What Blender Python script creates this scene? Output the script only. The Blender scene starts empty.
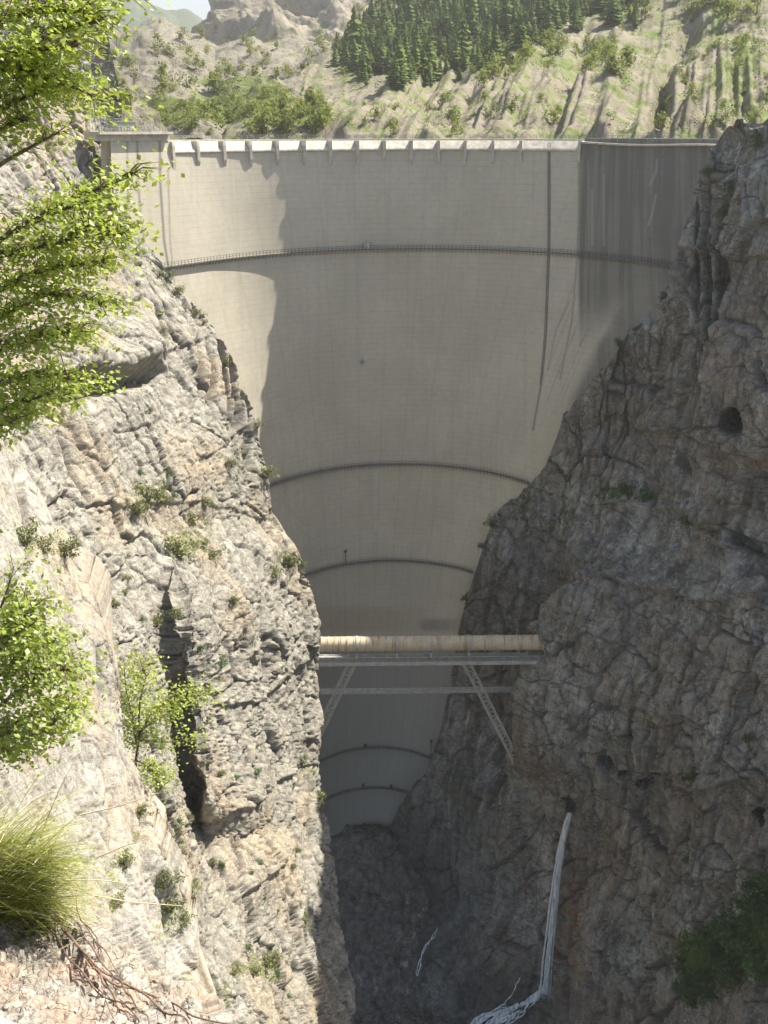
import bpy, math, random
import numpy as np
random.seed(7)
RNG = np.random.default_rng(11)
F32 = np.float32
scene = bpy.context.scene
COL = scene.collection

# ------------------------------------------------------------------ camera
FPX, PITCH, CAMZ = 1005.0, math.radians(20.8), 265.0
CP, SP = math.cos(PITCH), math.sin(PITCH)
cam = bpy.data.objects.new('camera', bpy.data.cameras.new('camera'))
COL.objects.link(cam)
cam.location = (0, 0, CAMZ)
cam.rotation_euler = (math.pi / 2 - PITCH, 0, 0)
cam.data.sensor_fit = 'VERTICAL'
cam.data.sensor_height = 24.0
cam.data.lens = 24.0 * FPX / 1024.0
cam.data.clip_start = 0.05
cam.data.clip_end = 30000
scene.camera = cam

def W(px, py, Y):
    """picture position + distance forward (m) -> world point(s)"""
    a = (np.asarray(px, float) - 384.0) / FPX
    b = -(np.asarray(py, float) - 512.0) / FPX
    k = np.asarray(Y, float) / (CP + b * SP)
    return np.stack([a * k, k * (CP + b * SP), CAMZ + k * (-SP + b * CP)], -1)

def proj(P):
    P = np.asarray(P, float)
    x, y, z = P[..., 0], P[..., 1], P[..., 2] - CAMZ
    d = np.maximum(y * CP - z * SP, 0.01)
    return 384 + FPX * x / d, 512 - FPX * (y * SP + z * CP) / d

# ------------------------------------------------------------------ noise
_pr = np.random.default_rng(5)
PERM = np.concatenate([_pr.permutation(256)] * 3).astype(np.int32)
GR = _pr.normal(size=(256, 3)).astype(F32)
GR /= np.linalg.norm(GR, axis=1)[:, None]

from concurrent.futures import ThreadPoolExecutor
POOL = ThreadPoolExecutor(4)
def perlin(P, seed=0):
    P = np.asarray(P, F32)
    if P.ndim >= 2 and P.size > 90000:
        return np.concatenate(list(POOL.map(lambda q: perlin1(q, seed), np.array_split(P, 12))))
    return perlin1(P, seed)

def perlin1(P, seed=0):
    i = np.floor(P).astype(np.int32)
    f = P - i
    u = f * f * f * (f * (f * 6 - 15) + 10)
    i = (i + seed * 37) & 255
    out = 0
    for a in (0, 1):
        wa = u[..., 0] if a else 1 - u[..., 0]
        pa = PERM[(i[..., 0] + a) & 255]
        for b in (0, 1):
            wb = u[..., 1] if b else 1 - u[..., 1]
            pb = PERM[pa + ((i[..., 1] + b) & 255)]
            for c in (0, 1):
                wc = u[..., 2] if c else 1 - u[..., 2]
                g = GR[PERM[pb + ((i[..., 2] + c) & 255)] & 255]
                d = g[..., 0] * (f[..., 0] - a) + g[..., 1] * (f[..., 1] - b) + g[..., 2] * (f[..., 2] - c)
                out = out + wa * wb * wc * d
    return out * 1.5

def fbm(P, octs=4, seed=0, gain=0.5):
    P = np.asarray(P, F32)
    o = 0; a = 1.0
    for k in range(octs):
        o = o + a * perlin(P * (2.03 ** k), seed + k)
        a *= gain
    return o

def ridged(P, octs=4, seed=0):
    o = 0; a = 1.0
    for k in range(octs):
        o = o + a * (1 - 2 * np.abs(perlin(np.asarray(P, F32) * (2.03 ** k), seed + k)))
        a *= 0.5
    return o

def hash2(ix, iy, k):
    return ((PERM[(PERM[(ix + k * 31) & 255] + iy + k * 57) & 255] * 251 + PERM[(PERM[(iy + k * 13) & 255] + ix) & 255] * 7) % 997) / F32(997)

def worley(s, t, seed=0):
    """2-D cells -> (edge distance, hash a, hash b, hash c, dx, dy)"""
    ix = np.floor(s).astype(np.int32); iy = np.floor(t).astype(np.int32)
    f1 = np.full(s.shape, 9.0, F32); f2 = f1.copy()
    bx = np.zeros_like(f1); by = np.zeros_like(f1)
    cx = np.zeros(s.shape, np.int32); cy = cx.copy()
    for a in (-1, 0, 1):
        for b in (-1, 0, 1):
            jx, jy = ix + a, iy + b
            qx = jx + 0.1 + 0.8 * hash2(jx, jy, seed + 1) - s
            qy = jy + 0.1 + 0.8 * hash2(jx, jy, seed + 2) - t
            d = np.maximum(np.abs(qx), np.abs(qy)) * 0.65 + 0.35 * np.sqrt(qx * qx + qy * qy)
            m = d < f1
            f2 = np.where(m, f1, np.minimum(f2, d))
            f1 = np.where(m, d, f1)
            bx = np.where(m, qx, bx); by = np.where(m, qy, by)
            cx = np.where(m, jx, cx); cy = np.where(m, jy, cy)
    return f2 - f1, hash2(cx, cy, seed + 3), hash2(cx, cy, seed + 4), hash2(cx, cy, seed + 5), -bx, -by

def sstep(a, b, x):
    t = np.clip((x - a) / (b - a), 0, 1)
    return t * t * (3 - 2 * t)

def polydist(px, py, pts):
    """distance to a polyline and the position 0..1 along it"""
    best = np.full(px.shape, 1e6, F32); par = np.zeros(px.shape, F32)
    n = len(pts) - 1
    for k in range(n):
        (x0, y0), (x1, y1) = pts[k], pts[k + 1]
        dx, dy = x1 - x0, y1 - y0
        L = dx * dx + dy * dy + 1e-9
        t = np.clip(((px - x0) * dx + (py - y0) * dy) / L, 0, 1)
        d = np.hypot(px - x0 - t * dx, py - y0 - t * dy)
        m = d < best
        best = np.where(m, d, best); par = np.where(m, (k + t) / n, par)
    return best, par

# ------------------------------------------------------------------ objects
def tag(o, label=None, cat=None, group=None, kind=None):
    if label: o['label'] = label
    if cat: o['category'] = cat
    if group: o['group'] = group
    if kind: o['kind'] = kind
    return o

def link(name, me, mat=None, parent=None):
    o = bpy.data.objects.new(name, me)
    COL.objects.link(o)
    if mat is not None and me is not None and not me.materials: me.materials.append(mat)
    if parent is not None: o.parent = parent
    return o

def empty(name, loc=(0, 0, 0)):
    o = bpy.data.objects.new(name, None)
    o.empty_display_size = 0.5
    o.location = loc
    COL.objects.link(o)
    return o

def np_mesh(name, V, Fq, attrs=None, smooth=True):
    """V (n,3), Fq (m,3 or 4)"""
    me = bpy.data.meshes.new(name)
    V = np.ascontiguousarray(V, F32).reshape(-1, 3)
    Fq = np.ascontiguousarray(Fq, np.int32)
    m, k = Fq.shape
    me.vertices.add(len(V)); me.vertices.foreach_set('co', V.ravel())
    me.loops.add(m * k); me.loops.foreach_set('vertex_index', Fq.ravel())
    me.polygons.add(m)
    me.polygons.foreach_set('loop_start', np.arange(0, m * k, k, dtype=np.int32))
    me.polygons.foreach_set('use_smooth', np.full(m, smooth, bool))
    for nme, a in (attrs or {}).items():
        at = me.attributes.new(nme, 'FLOAT', 'POINT')
        at.data.foreach_set('value', np.ascontiguousarray(a, F32).ravel())
    me.update(calc_edges=True)
    return me

def grid_faces(nr, nc):
    i = np.arange(nr * nc).reshape(nr, nc)
    return np.stack([i[:-1, :-1], i[1:, :-1], i[1:, 1:], i[:-1, 1:]], -1).reshape(-1, 4)

class MB:
    """collects boxes, bars and tubes; build() links them as one mesh"""
    def __init__(s): s.V = []; s.F4 = []; s.F3 = []; s.n = 0
    def add(s, V, F):
        V = np.asarray(V, float).reshape(-1, 3); F = np.asarray(F, int) + s.n
        s.V.append(V); (s.F4 if F.shape[1] == 4 else s.F3).append(F); s.n += len(V)
    def hexa(s, P8):
        s.add(P8, [[0, 3, 2, 1], [4, 5, 6, 7], [0, 1, 5, 4], [1, 2, 6, 5], [2, 3, 7, 6], [3, 0, 4, 7]])
    def box(s, c, size, ax=(1, 0, 0)):
        ax = np.array(ax, float); ax /= np.linalg.norm(ax)
        ay = np.array([-ax[1], ax[0], 0]); ay /= np.linalg.norm(ay); az = np.cross(ax, ay)
        c = np.array(c, float); a, b, d = [q / 2 for q in size]
        s.hexa([c + i * a * ax + j * b * ay + k * d * az for k in (-1, 1) for i, j in ((-1, -1), (1, -1), (1, 1), (-1, 1))])
    def bar(s, p, q, w, h=None, up=(0, 0, 1)):
        h = h or w
        p = np.array(p, float); q = np.array(q, float); d = q - p; d /= np.linalg.norm(d) + 1e-12
        r = np.cross(d, up)
        if np.linalg.norm(r) < 1e-4: r = np.cross(d, (1, 0, 0))
        r /= np.linalg.norm(r); u = np.cross(r, d)
        s.hexa([e + i * w / 2 * r + j * h / 2 * u for e in (p, q) for i, j in ((-1, -1), (1, -1), (1, 1), (-1, 1))])
    def tube(s, pts, rad, n=8, cap=True):
        pts = np.asarray(pts, float); m = len(pts)
        rad = np.broadcast_to(np.asarray(rad, float), (m,))
        T = np.gradient(pts, axis=0); T /= np.linalg.norm(T, axis=1)[:, None] + 1e-12
        ref = np.array([0, 0, 1.0]) if abs(T[0, 2]) < 0.9 else np.array([1.0, 0, 0])
        A = np.cross(T, ref); A /= np.linalg.norm(A, axis=1)[:, None] + 1e-9
        B = np.cross(T, A)
        th = np.linspace(0, 2 * math.pi, n, endpoint=False)
        V = pts[:, None] + rad[:, None, None] * (np.cos(th)[None, :, None] * A[:, None] + np.sin(th)[None, :, None] * B[:, None])
        i = np.arange(m * n).reshape(m, n); j = np.roll(i, -1, 1)
        s.add(V, np.stack([i[:-1], j[:-1], j[1:], i[1:]], -1).reshape(-1, 4))
        if cap:
            for k in (0, m - 1):
                c = [pts[k]] + list(V[k])
                s.add(c, [[0, 1 + q, 1 + (q + 1) % n] for q in range(n)])
    def build(s, name, mat, parent=None, smooth=False):
        V = np.concatenate(s.V)
        faces = [f for a in s.F4 for f in a.tolist()] + [f for a in s.F3 for f in a.tolist()]
        me = bpy.data.meshes.new(name)
        me.from_pydata(V.tolist(), [], faces)
        if smooth: me.polygons.foreach_set('use_smooth', np.ones(len(me.polygons), bool))
        me.update()
        return link(name, me, mat, parent)

# ------------------------------------------------------------------ materials
class NT:
    def __init__(s, name):
        s.m = bpy.data.materials.new(name); s.m.use_nodes = True
        s.t = s.m.node_tree; s.t.nodes.clear()
        s.out = s.n('ShaderNodeOutputMaterial')
        s.co = s.n('ShaderNodeTexCoord').outputs['Object']
    def n(s, typ, **kw):
        q = s.t.nodes.new(typ)
        for k, v in kw.items():
            if k.startswith('_'): setattr(q, k[1:], v)
            else: s.set(q.inputs[k.replace('__', ' ')], v)
        return q
    def set(s, inp, v):
        if hasattr(v, 'is_linked'): s.t.links.new(v, inp)
        elif isinstance(v, tuple) and len(v) == 3 and inp.type == 'RGBA': inp.default_value = (*v, 1)
        else: inp.default_value = v
    def noise(s, scale, detail=6, rough=0.6, vec=None, sc=None, dist=0.0):
        v = vec or s.co
        if sc: v = s.n('ShaderNodeMapping', Vector=v, Scale=sc).outputs[0]
        return s.n('ShaderNodeTexNoise', Vector=v, Scale=scale, Detail=detail, Roughness=rough, Distortion=dist).outputs['Fac']
    def ramp(s, f, a, b, lo=0.0, hi=1.0):
        return s.n('ShaderNodeMapRange', _interpolation_type='SMOOTHSTEP', **{'Value': f, 'From__Min': a, 'From__Max': b, 'To__Min': lo, 'To__Max': hi}).outputs[0]
    def mix(s, f, a, b, mode='MIX'):
        q = s.t.nodes.new('ShaderNodeMix'); q.data_type = 'RGBA'; q.blend_type = mode
        s.set(q.inputs[0], f); s.set(q.inputs[6], a); s.set(q.inputs[7], b)
        return q.outputs[2]
    def math(s, op, a, b=0.0):
        q = s.t.nodes.new('ShaderNodeMath'); q.operation = op
        s.set(q.inputs[0], a); s.set(q.inputs[1], b)
        return q.outputs[0]
    def attr(s, name):
        return s.n('ShaderNodeAttribute', _attribute_name=name).outputs['Fac']
    def bump(s, h, strength, dist, normal=None):
        q = s.n('ShaderNodeBump', Height=h, Strength=strength, Distance=dist)
        if normal: s.set(q.inputs['Normal'], normal)
        return q.outputs[0]
    def bsdf(s, col, rough=0.9, normal=None, metal=0.0, spec=0.3):
        q = s.n('ShaderNodeBsdfPrincipled', Roughness=rough, Metallic=metal)
        s.set(q.inputs['Base Color'], col)
        q.inputs['Specular IOR Level'].default_value = spec
        if normal: s.set(q.inputs['Normal'], normal)
        return q.outputs[0]
    def done(s, sh):
        s.t.links.new(sh, s.out.inputs['Surface']); return s.m

def rock_mat(name, c1, c2, streak, veg, stain, size=1.0, bump=1.0, streak_amt=0.6, crk_amt=0.5, vsc=((0.75, 0.75, 0.22), (0.3, 0.3, 1.1)), mott=0.15):
    t = NT(name)
    a = t.noise(0.035 / size, 5, 0.6)
    col = t.mix(t.ramp(a, 0.35, 0.65), c1, c2)
    mo = t.noise(0.13 / size, 6, 0.62, sc=(1, 1, 0.55), dist=0.6)
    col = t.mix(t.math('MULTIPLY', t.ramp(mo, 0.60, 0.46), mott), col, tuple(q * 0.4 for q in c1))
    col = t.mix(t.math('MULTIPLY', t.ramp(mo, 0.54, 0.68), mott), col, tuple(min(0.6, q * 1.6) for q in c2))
    b = t.noise(0.5 / size, 8, 0.68)
    col = t.mix(t.ramp(b, 0.3, 0.72), t.mix(0.55, col, (0.12, 0.115, 0.10), 'MIX'), t.mix(0.35, col, (0.62, 0.59, 0.52), 'MIX'))
    pl = t.noise(0.5 / size, 5, 0.6, sc=(1, 1, 0.07), dist=0.5)
    col = t.mix(t.math('MULTIPLY', t.ramp(pl, 0.56, 0.67), t.ramp(a, 0.42, 0.55, 0.0, 0.55)), col, (0.50, 0.48, 0.42))
    st = t.noise(0.35 / size, 5, 0.6, sc=(1, 1, 0.09), dist=0.4)
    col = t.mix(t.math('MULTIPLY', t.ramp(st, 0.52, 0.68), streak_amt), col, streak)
    fine = t.noise(3.0 / size, 6, 0.7)
    col = t.mix(t.ramp(fine, 0.33, 0.50, 0.6, 0.0), col, (0.09, 0.085, 0.07))
    s2 = t.math('MULTIPLY', t.attr('stain'), t.ramp(t.noise(0.25 / size, 6, 0.7), 0.3, 0.6))
    col = t.mix(s2, col, stain)
    col = t.mix(t.math('MULTIPLY', t.attr('crack'), 0.9), col, (0.032, 0.032, 0.029))  # on the shaded cliff this mask also carries painted slot shade
    vn = t.noise(0.9 / size, 6, 0.7)
    vf = t.ramp(t.math('ADD', t.attr('veg'), t.math('MULTIPLY', t.math('SUBTRACT', vn, 0.5), 1.4)), 0.42, 0.62)
    col = t.mix(vf, col, t.mix(t.ramp(t.noise(2.2 / size, 4), 0.35, 0.65), veg, tuple(q * 1.9 for q in veg)))
    wv = t.n('ShaderNodeTexNoise', Vector=t.co, Scale=0.35 / size, Detail=4.0).outputs['Color']
    wc = t.n('ShaderNodeVectorMath', _operation='MULTIPLY_ADD')
    t.set(wc.inputs[0], wv); wc.inputs[1].default_value = (3.2 * size,) * 3; t.set(wc.inputs[2], t.co)
    cr = []
    for sc in vsc:
        v = t.n('ShaderNodeMapping', Vector=wc.outputs[0], Scale=sc).outputs[0]
        cr.append(t.ramp(t.n('ShaderNodeTexVoronoi', Vector=v, Scale=1.0 / size, _feature='DISTANCE_TO_EDGE').outputs[0], 0.0, 0.07))
    crk = t.math('MULTIPLY', cr[0], cr[1])
    cm = t.math('MULTIPLY', t.math('SUBTRACT', 1.0, crk), t.ramp(t.noise(0.12 / size, 5, 0.65), 0.40, 0.62, 0.0, crk_amt))
    col = t.mix(cm, col, (0.085, 0.08, 0.07))
    h = t.math('ADD', t.math('MULTIPLY', t.noise(1.6 / size, 9, 0.72, sc=(1, 1, 0.6)), 0.6), t.math('MULTIPLY', crk, 0.35))
    nrm = t.bump(h, bump, 0.6 * size)
    return t.done(t.bsdf(col, 0.95, nrm, spec=0.15))

def plain(name, col, rough=0.8, var=0.25, scale=3.0, metal=0.0, bump=0.0):
    t = NT(name)
    n = t.noise(scale, 6, 0.65)
    c = t.mix(t.ramp(n, 0.3, 0.7), tuple(q * (1 - var) for q in col), tuple(min(1, q * (1 + var)) for q in col))
    return t.done(t.bsdf(c, rough, t.bump(n, bump, 0.05) if bump else None, metal))

def leaf_mat(name, col, var=0.35, trans=0.45, scale=0.6, gloss=0.04):
    t = NT(name)
    n = t.noise(scale, 4, 0.6)
    r = t.n('ShaderNodeNewGeometry').outputs['Random Per Island']
    c = t.mix(t.ramp(n, 0.3, 0.7), tuple(q * (1 - var) for q in col), tuple(q * (1 + var) for q in col))
    c = t.mix(t.math('MULTIPLY', r, 0.5), c, (col[0] * 1.5, col[1] * 1.15, col[2]))
    oi = t.n('ShaderNodeObjectInfo').outputs['Random']
    c = t.mix(t.math('MULTIPLY', oi, 0.55), c, (col[0] * 0.45, col[1] * 0.5, col[2] * 0.55))
    d = t.n('ShaderNodeBsdfDiffuse', Color=c).outputs[0]
    tr = t.n('ShaderNodeBsdfTranslucent', Color=c).outputs[0]
    g = t.n('ShaderNodeBsdfGlossy', Color=(0.9, 0.9, 0.9), Roughness=0.45).outputs[0]
    m = t.n('ShaderNodeMixShader', Fac=trans)
    t.t.links.new(d, m.inputs[1]); t.t.links.new(tr, m.inputs[2])
    m2 = t.n('ShaderNodeMixShader', Fac=gloss)
    t.t.links.new(m.outputs[0], m2.inputs[1]); t.t.links.new(g, m2.inputs[2])
    return t.done(m2.outputs[0])

M_left = rock_mat('limestone_sunny', (0.265, 0.255, 0.212), (0.335, 0.322, 0.27), (0.34, 0.31, 0.26), (0.10, 0.115, 0.04), (0.42, 0.30, 0.16), 1.0, 0.45, 0.45)
M_near = rock_mat('limestone_pale', (0.41, 0.387, 0.335), (0.47, 0.445, 0.39), (0.46, 0.42, 0.36), (0.13, 0.15, 0.04), (0.5, 0.36, 0.22), 0.22, 0.6, 0.5, 0.15)
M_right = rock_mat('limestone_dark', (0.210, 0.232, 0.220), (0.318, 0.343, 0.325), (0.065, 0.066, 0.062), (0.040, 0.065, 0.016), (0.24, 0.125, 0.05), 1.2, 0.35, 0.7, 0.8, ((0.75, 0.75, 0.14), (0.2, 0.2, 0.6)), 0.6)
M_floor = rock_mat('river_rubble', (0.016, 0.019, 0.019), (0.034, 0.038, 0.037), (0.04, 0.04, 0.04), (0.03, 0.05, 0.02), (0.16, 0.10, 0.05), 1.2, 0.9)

# ------------------------------------------------------------------ dam geometry
_d = np.array([-6, 3, 35, 105, 139, 211, 228, 250.0])
_R = np.polyfit(_d, [91, 88, 78, 52, 42, 31.6, 28, 26.5], 3)
_C = np.polyfit(_d, [14.5, 14, 11.6, 6, 2.6, -1.3, -3.5, -4.2], 3)
_K = np.polyfit(_d, [329.2, 329, 328.5, 322.5, 318.5, 314.5, 313, 311.5], 3)
TH0, TH1 = math.radians(-54), math.radians(61)

def dam_pt(th, drop, out=0.0):
    """downstream face: angle th (0 = crown), drop below the camera, out = metres towards downstream"""
    th = np.asarray(th, float); drop = np.asarray(drop, float)
    R = np.polyval(_R, drop) ; cx = np.polyval(_C, drop); cy = np.polyval(_K, drop) - R
    tc = np.clip(th, TH0, TH1); e = (th - tc) * R      # beyond the ends the face runs on along its tangent
    r = R - out
    x = cx + r * np.sin(tc) + e * np.cos(tc)
    y = cy + r * np.cos(tc) - e * np.sin(tc)
    return np.stack([x, y, CAMZ - drop + 0 * x], -1)

def dam_Y(px, py):
    Ys = np.linspace(225, 345, 481)
    P = W(px, py, Ys); dr = CAMZ - P[:, 2]
    R = np.polyval(_R, dr); cx = np.polyval(_C, dr); cy = np.polyval(_K, dr) - R
    th = np.arctan2(P[:, 0] - cx, P[:, 1] - cy)
    rr = np.hypot(P[:, 0] - cx, P[:, 1] - cy)
    tc = np.clip(th, TH0, TH1)
    rr = np.where(th > TH1, (P[:, 0] - cx) * np.sin(TH1) + (P[:, 1] - cy) * np.cos(TH1), rr)
    rr = np.where(th < TH0, (P[:, 0] - cx) * np.sin(TH0) + (P[:, 1] - cy) * np.cos(TH0), rr)
    k = np.argmax(rr > R)
    return float(Ys[k])

def dam_th(px, drop):
    """angle on the face at this drop that shows at picture column px"""
    ths = np.linspace(-1.3, 1.5, 1401)
    q, _ = proj(dam_pt(ths, np.full(1401, drop)))
    m = (ths > -1.25)
    return float(ths[np.argmin(np.abs(q - px))])

# ------------------------------------------------------------------ sheets of rock
class Sheet: pass

def sheet(rows, x0, x1, py0, py1, nc, nr, blur=(5, 9)):
    s = Sheet()
    pys = np.linspace(py0, py1, nr); u = np.linspace(0, 1, nc)
    xa = np.interp(pys, *zip(*x0)) if isinstance(x0, list) else np.full(nr, x0)
    xb = np.interp(pys, *zip(*x1)) if isinstance(x1, list) else np.full(nr, x1)
    px = xa[:, None] + (xb - xa)[:, None] * u[None]
    py = np.repeat(pys[:, None], nc, 1)
    ry = np.array([r[0] for r in rows], float)
    k = np.clip(np.searchsorted(ry, pys, 'right') - 1, 0, len(ry) - 2)
    t = np.clip((pys - ry[k]) / (ry[k + 1] - ry[k]), 0, 1)
    inv = np.zeros_like(px)
    for i in range(nr):
        v = []
        for q in (k[i], k[i] + 1):
            kn = rows[q][1]
            v.append(np.interp(px[i], [a for a, _ in kn], [1.0 / b for _, b in kn]))
        inv[i] = v[0] * (1 - t[i]) + v[1] * t[i]
    for ax, w in ((1, blur[0]), (0, blur[1])):
        if w > 1:
            for _ in range(2):
                pad = [(0, 0), (0, 0)]; pad[ax] = (w, w)
                c = np.cumsum(np.pad(inv, pad, 'edge'), axis=ax)
                n = inv.shape[ax]
                sl = lambda a, b: tuple(slice(None) if z != ax else slice(a, b) for z in (0, 1))
                h = w // 2
                inv = (c[sl(w + h, w + h + n)] - c[sl(w - h - 1, w - h - 1 + n)]) / (2 * h + 1)
    s.px, s.py = px.astype(F32), py.astype(F32)
    s.P = W(px, py, 1.0 / inv)
    du = np.gradient(s.P, axis=1); dv = np.gradient(s.P, axis=0)
    N = np.cross(dv, du); N /= np.linalg.norm(N, axis=-1)[..., None] + 1e-9
    view = s.P - np.array([0, 0, CAMZ])
    N *= -np.sign((N * view).sum(-1))[..., None]
    s.N = N; s.nr, s.nc = nr, nc
    return s

def finish(s, name, mat, disp, attrs, wrap=(), side=1, label=None, cat='cliff', wrap0=(), jit=1.0):
    s.P = s.P + s.N * disp[..., None]
    P = s.P; A = dict(attrs)
    def ext(P, A, offs, right):
        e = P[:, -1] if right else P[:, 0]
        cols = []
        for k, o in enumerate(offs):
            j = perlin(e / 9.0 + k * 3.1, 40 + k)[:, None] * np.array([1.5, 1.5, 0.6]) * min(k + 1, 3) * 0.6 * jit
            cols.append(e + np.array(o, float) + j)
        cols = np.stack(cols, 1)
        if right:
            P = np.concatenate([P, cols], 1); A = {k: np.concatenate([a, np.repeat(a[:, -1:], len(offs), 1)], 1) for k, a in A.items()}
        else:
            P = np.concatenate([cols[:, ::-1], P], 1); A = {k: np.concatenate([np.repeat(a[:, :1], len(offs), 1), a], 1) for k, a in A.items()}
        return P, A
    if wrap: P, A = ext(P, A, wrap, True)
    if wrap0: P, A = ext(P, A, wrap0, False)
    me = np_mesh(name, P, grid_faces(P.shape[0], P.shape[1]), A)
    o = link(name, me, mat)
    tag(o, label, cat, kind='structure')
    s.obj = o
    dpx, dpy = proj(s.P)
    s.qx, s.qy = dpx, dpy
    s.depth = s.P[..., 1]
    # surface normal after displacement
    du = np.gradient(s.P, axis=1); dv = np.gradient(s.P, axis=0)
    N = np.cross(dv, du); N /= np.linalg.norm(N, axis=-1)[..., None] + 1e-9
    N *= np.sign((N * s.N).sum(-1))[..., None]
    s.N2 = N
    return o

def on(s, px, py):
    """nearest surface point (towards the viewer) of a sheet at a picture position"""
    if not hasattr(s, 'fx'):
        st = 2 if s.nr * s.nc > 120000 else 1
        s.fx = np.ascontiguousarray(s.qx[::st, ::st], F32); s.fy = np.ascontiguousarray(s.qy[::st, ::st], F32)
        s.fd = np.ascontiguousarray(s.depth[::st, ::st] * 0.02, F32); s.st = st
    d = (s.fx - F32(px)) ** 2 + (s.fy - F32(py)) ** 2 + s.fd
    r, c = divmod(int(np.argmin(d)), s.fx.shape[1])
    r *= s.st; c *= s.st
    return s.P[r, c], s.N2[r, c]

LEFT_SET = ((13, 12, 1.3, 1.3, 1.2, 0.035, 1), (4.4, 4.0, 0.5, 0.55, 0.6, 0.045, 9), (1.5, 1.3, 0.36, 0.36, 0.32, 0.09, 17))
RIGHT_SET = ((13, 20, 3.2, 2.4, 1.8, 0.028, 1), (6.0, 7.5, 1.2, 1.2, 1.1, 0.035, 9), (2.4, 3.0, 0.35, 0.45, 0.4, 0.06, 17))
def rock_detail(s, along, z, big=1.0, scale=1.0, seed=0, dip=0.0, sets=LEFT_SET, warp=1.0):
    """fractured, bedded limestone: displacement in metres and a crack mask"""
    P = s.P
    wx = fbm(P / (14.0 * scale), 3, seed + 1) * 2.6 * scale * warp
    wz = fbm(P / (14.0 * scale), 3, seed + 7) * 1.8 * scale * warp
    a = (along + wx).astype(F32); zz = (z + wz + dip * along).astype(F32)
    d = big * (5.0 * scale * fbm(P / (62.0 * scale), 2, seed + 11) + 2.6 * scale * fbm(P / (22.0 * scale), 3, seed + 15))
    crack = 0
    for (w, h, A, T, C, cw, sd) in sets:
        e, h1, h2, h3, dx, dy = worley(a / (w * scale), zz / (h * scale), seed + sd)
        d = d + scale * (A * (h1 - 0.5) + T * ((h2 - 0.5) * dx + (h3 - 0.6) * dy))
        c = np.exp(-(e / cw) ** 2)
        d = d - scale * C * c * 0.8
        crack = np.maximum(crack, c * (0.9 if w > 3 else 0.5) * np.clip(h3 * 1.6 - 0.35, 0, 1))
    ve, v1, v2, v3, vdx, vdy = worley(a / (6.5 * scale), zz / (55.0 * scale), seed + 29)
    vc = np.exp(-(ve / 0.035) ** 2) * (v3 > 0.35)
    d = d - 1.3 * scale * vc + 0.9 * scale * (v1 - 0.5)
    crack = np.maximum(crack, 0.6 * vc)
    fr = np.mod(zz / (3.3 * scale), 1.0)
    d = d + 0.45 * scale * (fr ** 2 - 0.33) * np.clip(0.5 + 1.5 * fbm(P / (30 * scale), 2, seed + 21), 0, 1.4)
    d = d + 0.2 * scale * fbm(P / (2.4 * scale), 3, seed + 25)
    return d, crack

def groove(s, pts, w, depth, jit=2.5):
    if not hasattr(s, 'gj'): s.gj = perlin(s.P / 6.0, 61)
    dd, par = polydist(s.px + jit * s.gj, s.py, pts)
    taper = np.clip(np.minimum(par, 1 - par) * 6 + 0.15, 0, 1)
    return depth * np.exp(-(dd / w) ** 2) * taper

def ledge(s, pts, A, L, x_soft=18):
    """rock above the line juts out by A metres and fades over L pixels upward"""
    xs, ys = zip(*pts)
    if not hasattr(s, 'lj'): s.lj = perlin(s.P / 9.0, 71)
    line = np.interp(s.px, xs, ys) + 5 * s.lj
    t = s.py - line
    m = sstep(xs[0] - x_soft, xs[0] + x_soft, s.px) * (1 - sstep(xs[-1] - x_soft, xs[-1] + x_soft, s.px))
    return A * m * np.exp(np.minimum(t, 0) / L) * (1 - sstep(-1.5, 1.5, t))

# ---- the sunlit wall, from beside the camera to the dam
LC_edge = [(-80, 60), (20, 104), (60, 112), (90, 118), (120, 121), (160, 122), (200, 125), (225, 133), (258, 153), (287, 175), (330, 214), (375, 239), (430, 257),
           (470, 266), (520, 274), (550, 296), (590, 309), (630, 317), (690, 320), (740, 316), (765, 312), (800, 322), (860, 331), (900, 337), (950, 344),
           (1000, 349), (1060, 351), (1250, 352)]
LC_rows = [(-80, [(-140, 230), (60, 300)]), (40, [(-140, 225), (0, 255), (90, 294)]), (120, [(-140, 210), (0, 245), (106, 289)]),
           (200, [(-140, 185), (0, 218), (113, 280)]), (258, [(-140, 170), (0, 200), (150, 271)]), (330, [(-140, 150), (0, 180), (120, 222), (214, 263)]),
           (430, [(-140, 128), (0, 153), (130, 195), (257, 250)]), (520, [(-140, 112), (0, 132), (140, 178), (274, 243)]),
           (585, [(-140, 105), (0, 122), (140, 164), (168, 172), (171, 173), (176, 168), (308, 239)]), (630, [(-140, 100), (0, 116), (150, 150), (172, 164), (175, 168), (180, 157), (240, 184), (317, 236)]), (700, [(-140, 94), (0, 108), (160, 146), (182, 162), (185, 167), (190, 154), (250, 185), (320, 231)]),
           (765, [(-140, 90), (0, 102), (168, 142), (187, 160), (191, 167), (198, 149), (250, 178), (312, 223)]), (808, [(-140, 87), (0, 98), (178, 140), (190, 160), (198, 166), (206, 146), (250, 172), (320, 212)]), (832, [(-140, 85), (0, 96), (180, 138), (200, 156), (230, 166), (326, 208)]),
           (900, [(-140, 80), (0, 90), (180, 128), (337, 193)]), (1000, [(-140, 72), (0, 80), (180, 110), (349, 170)]), (1250, [(-140, 55), (0, 60), (180, 82), (352, 122)])]
s = LC = sheet(LC_rows, -130.0, LC_edge, -80, 1250, 430, 1180, (7, 21))
along = 0.93 * s.P[..., 1] + 0.36 * s.P[..., 0]
d, crack_dark = rock_detail(s, along, s.P[..., 2], 0.75, 1.0, 1, dip=0.06)
d = d + ledge(s, [(38, 392), (70, 384), (110, 378), (158, 366)], 7.0, 40)
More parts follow.
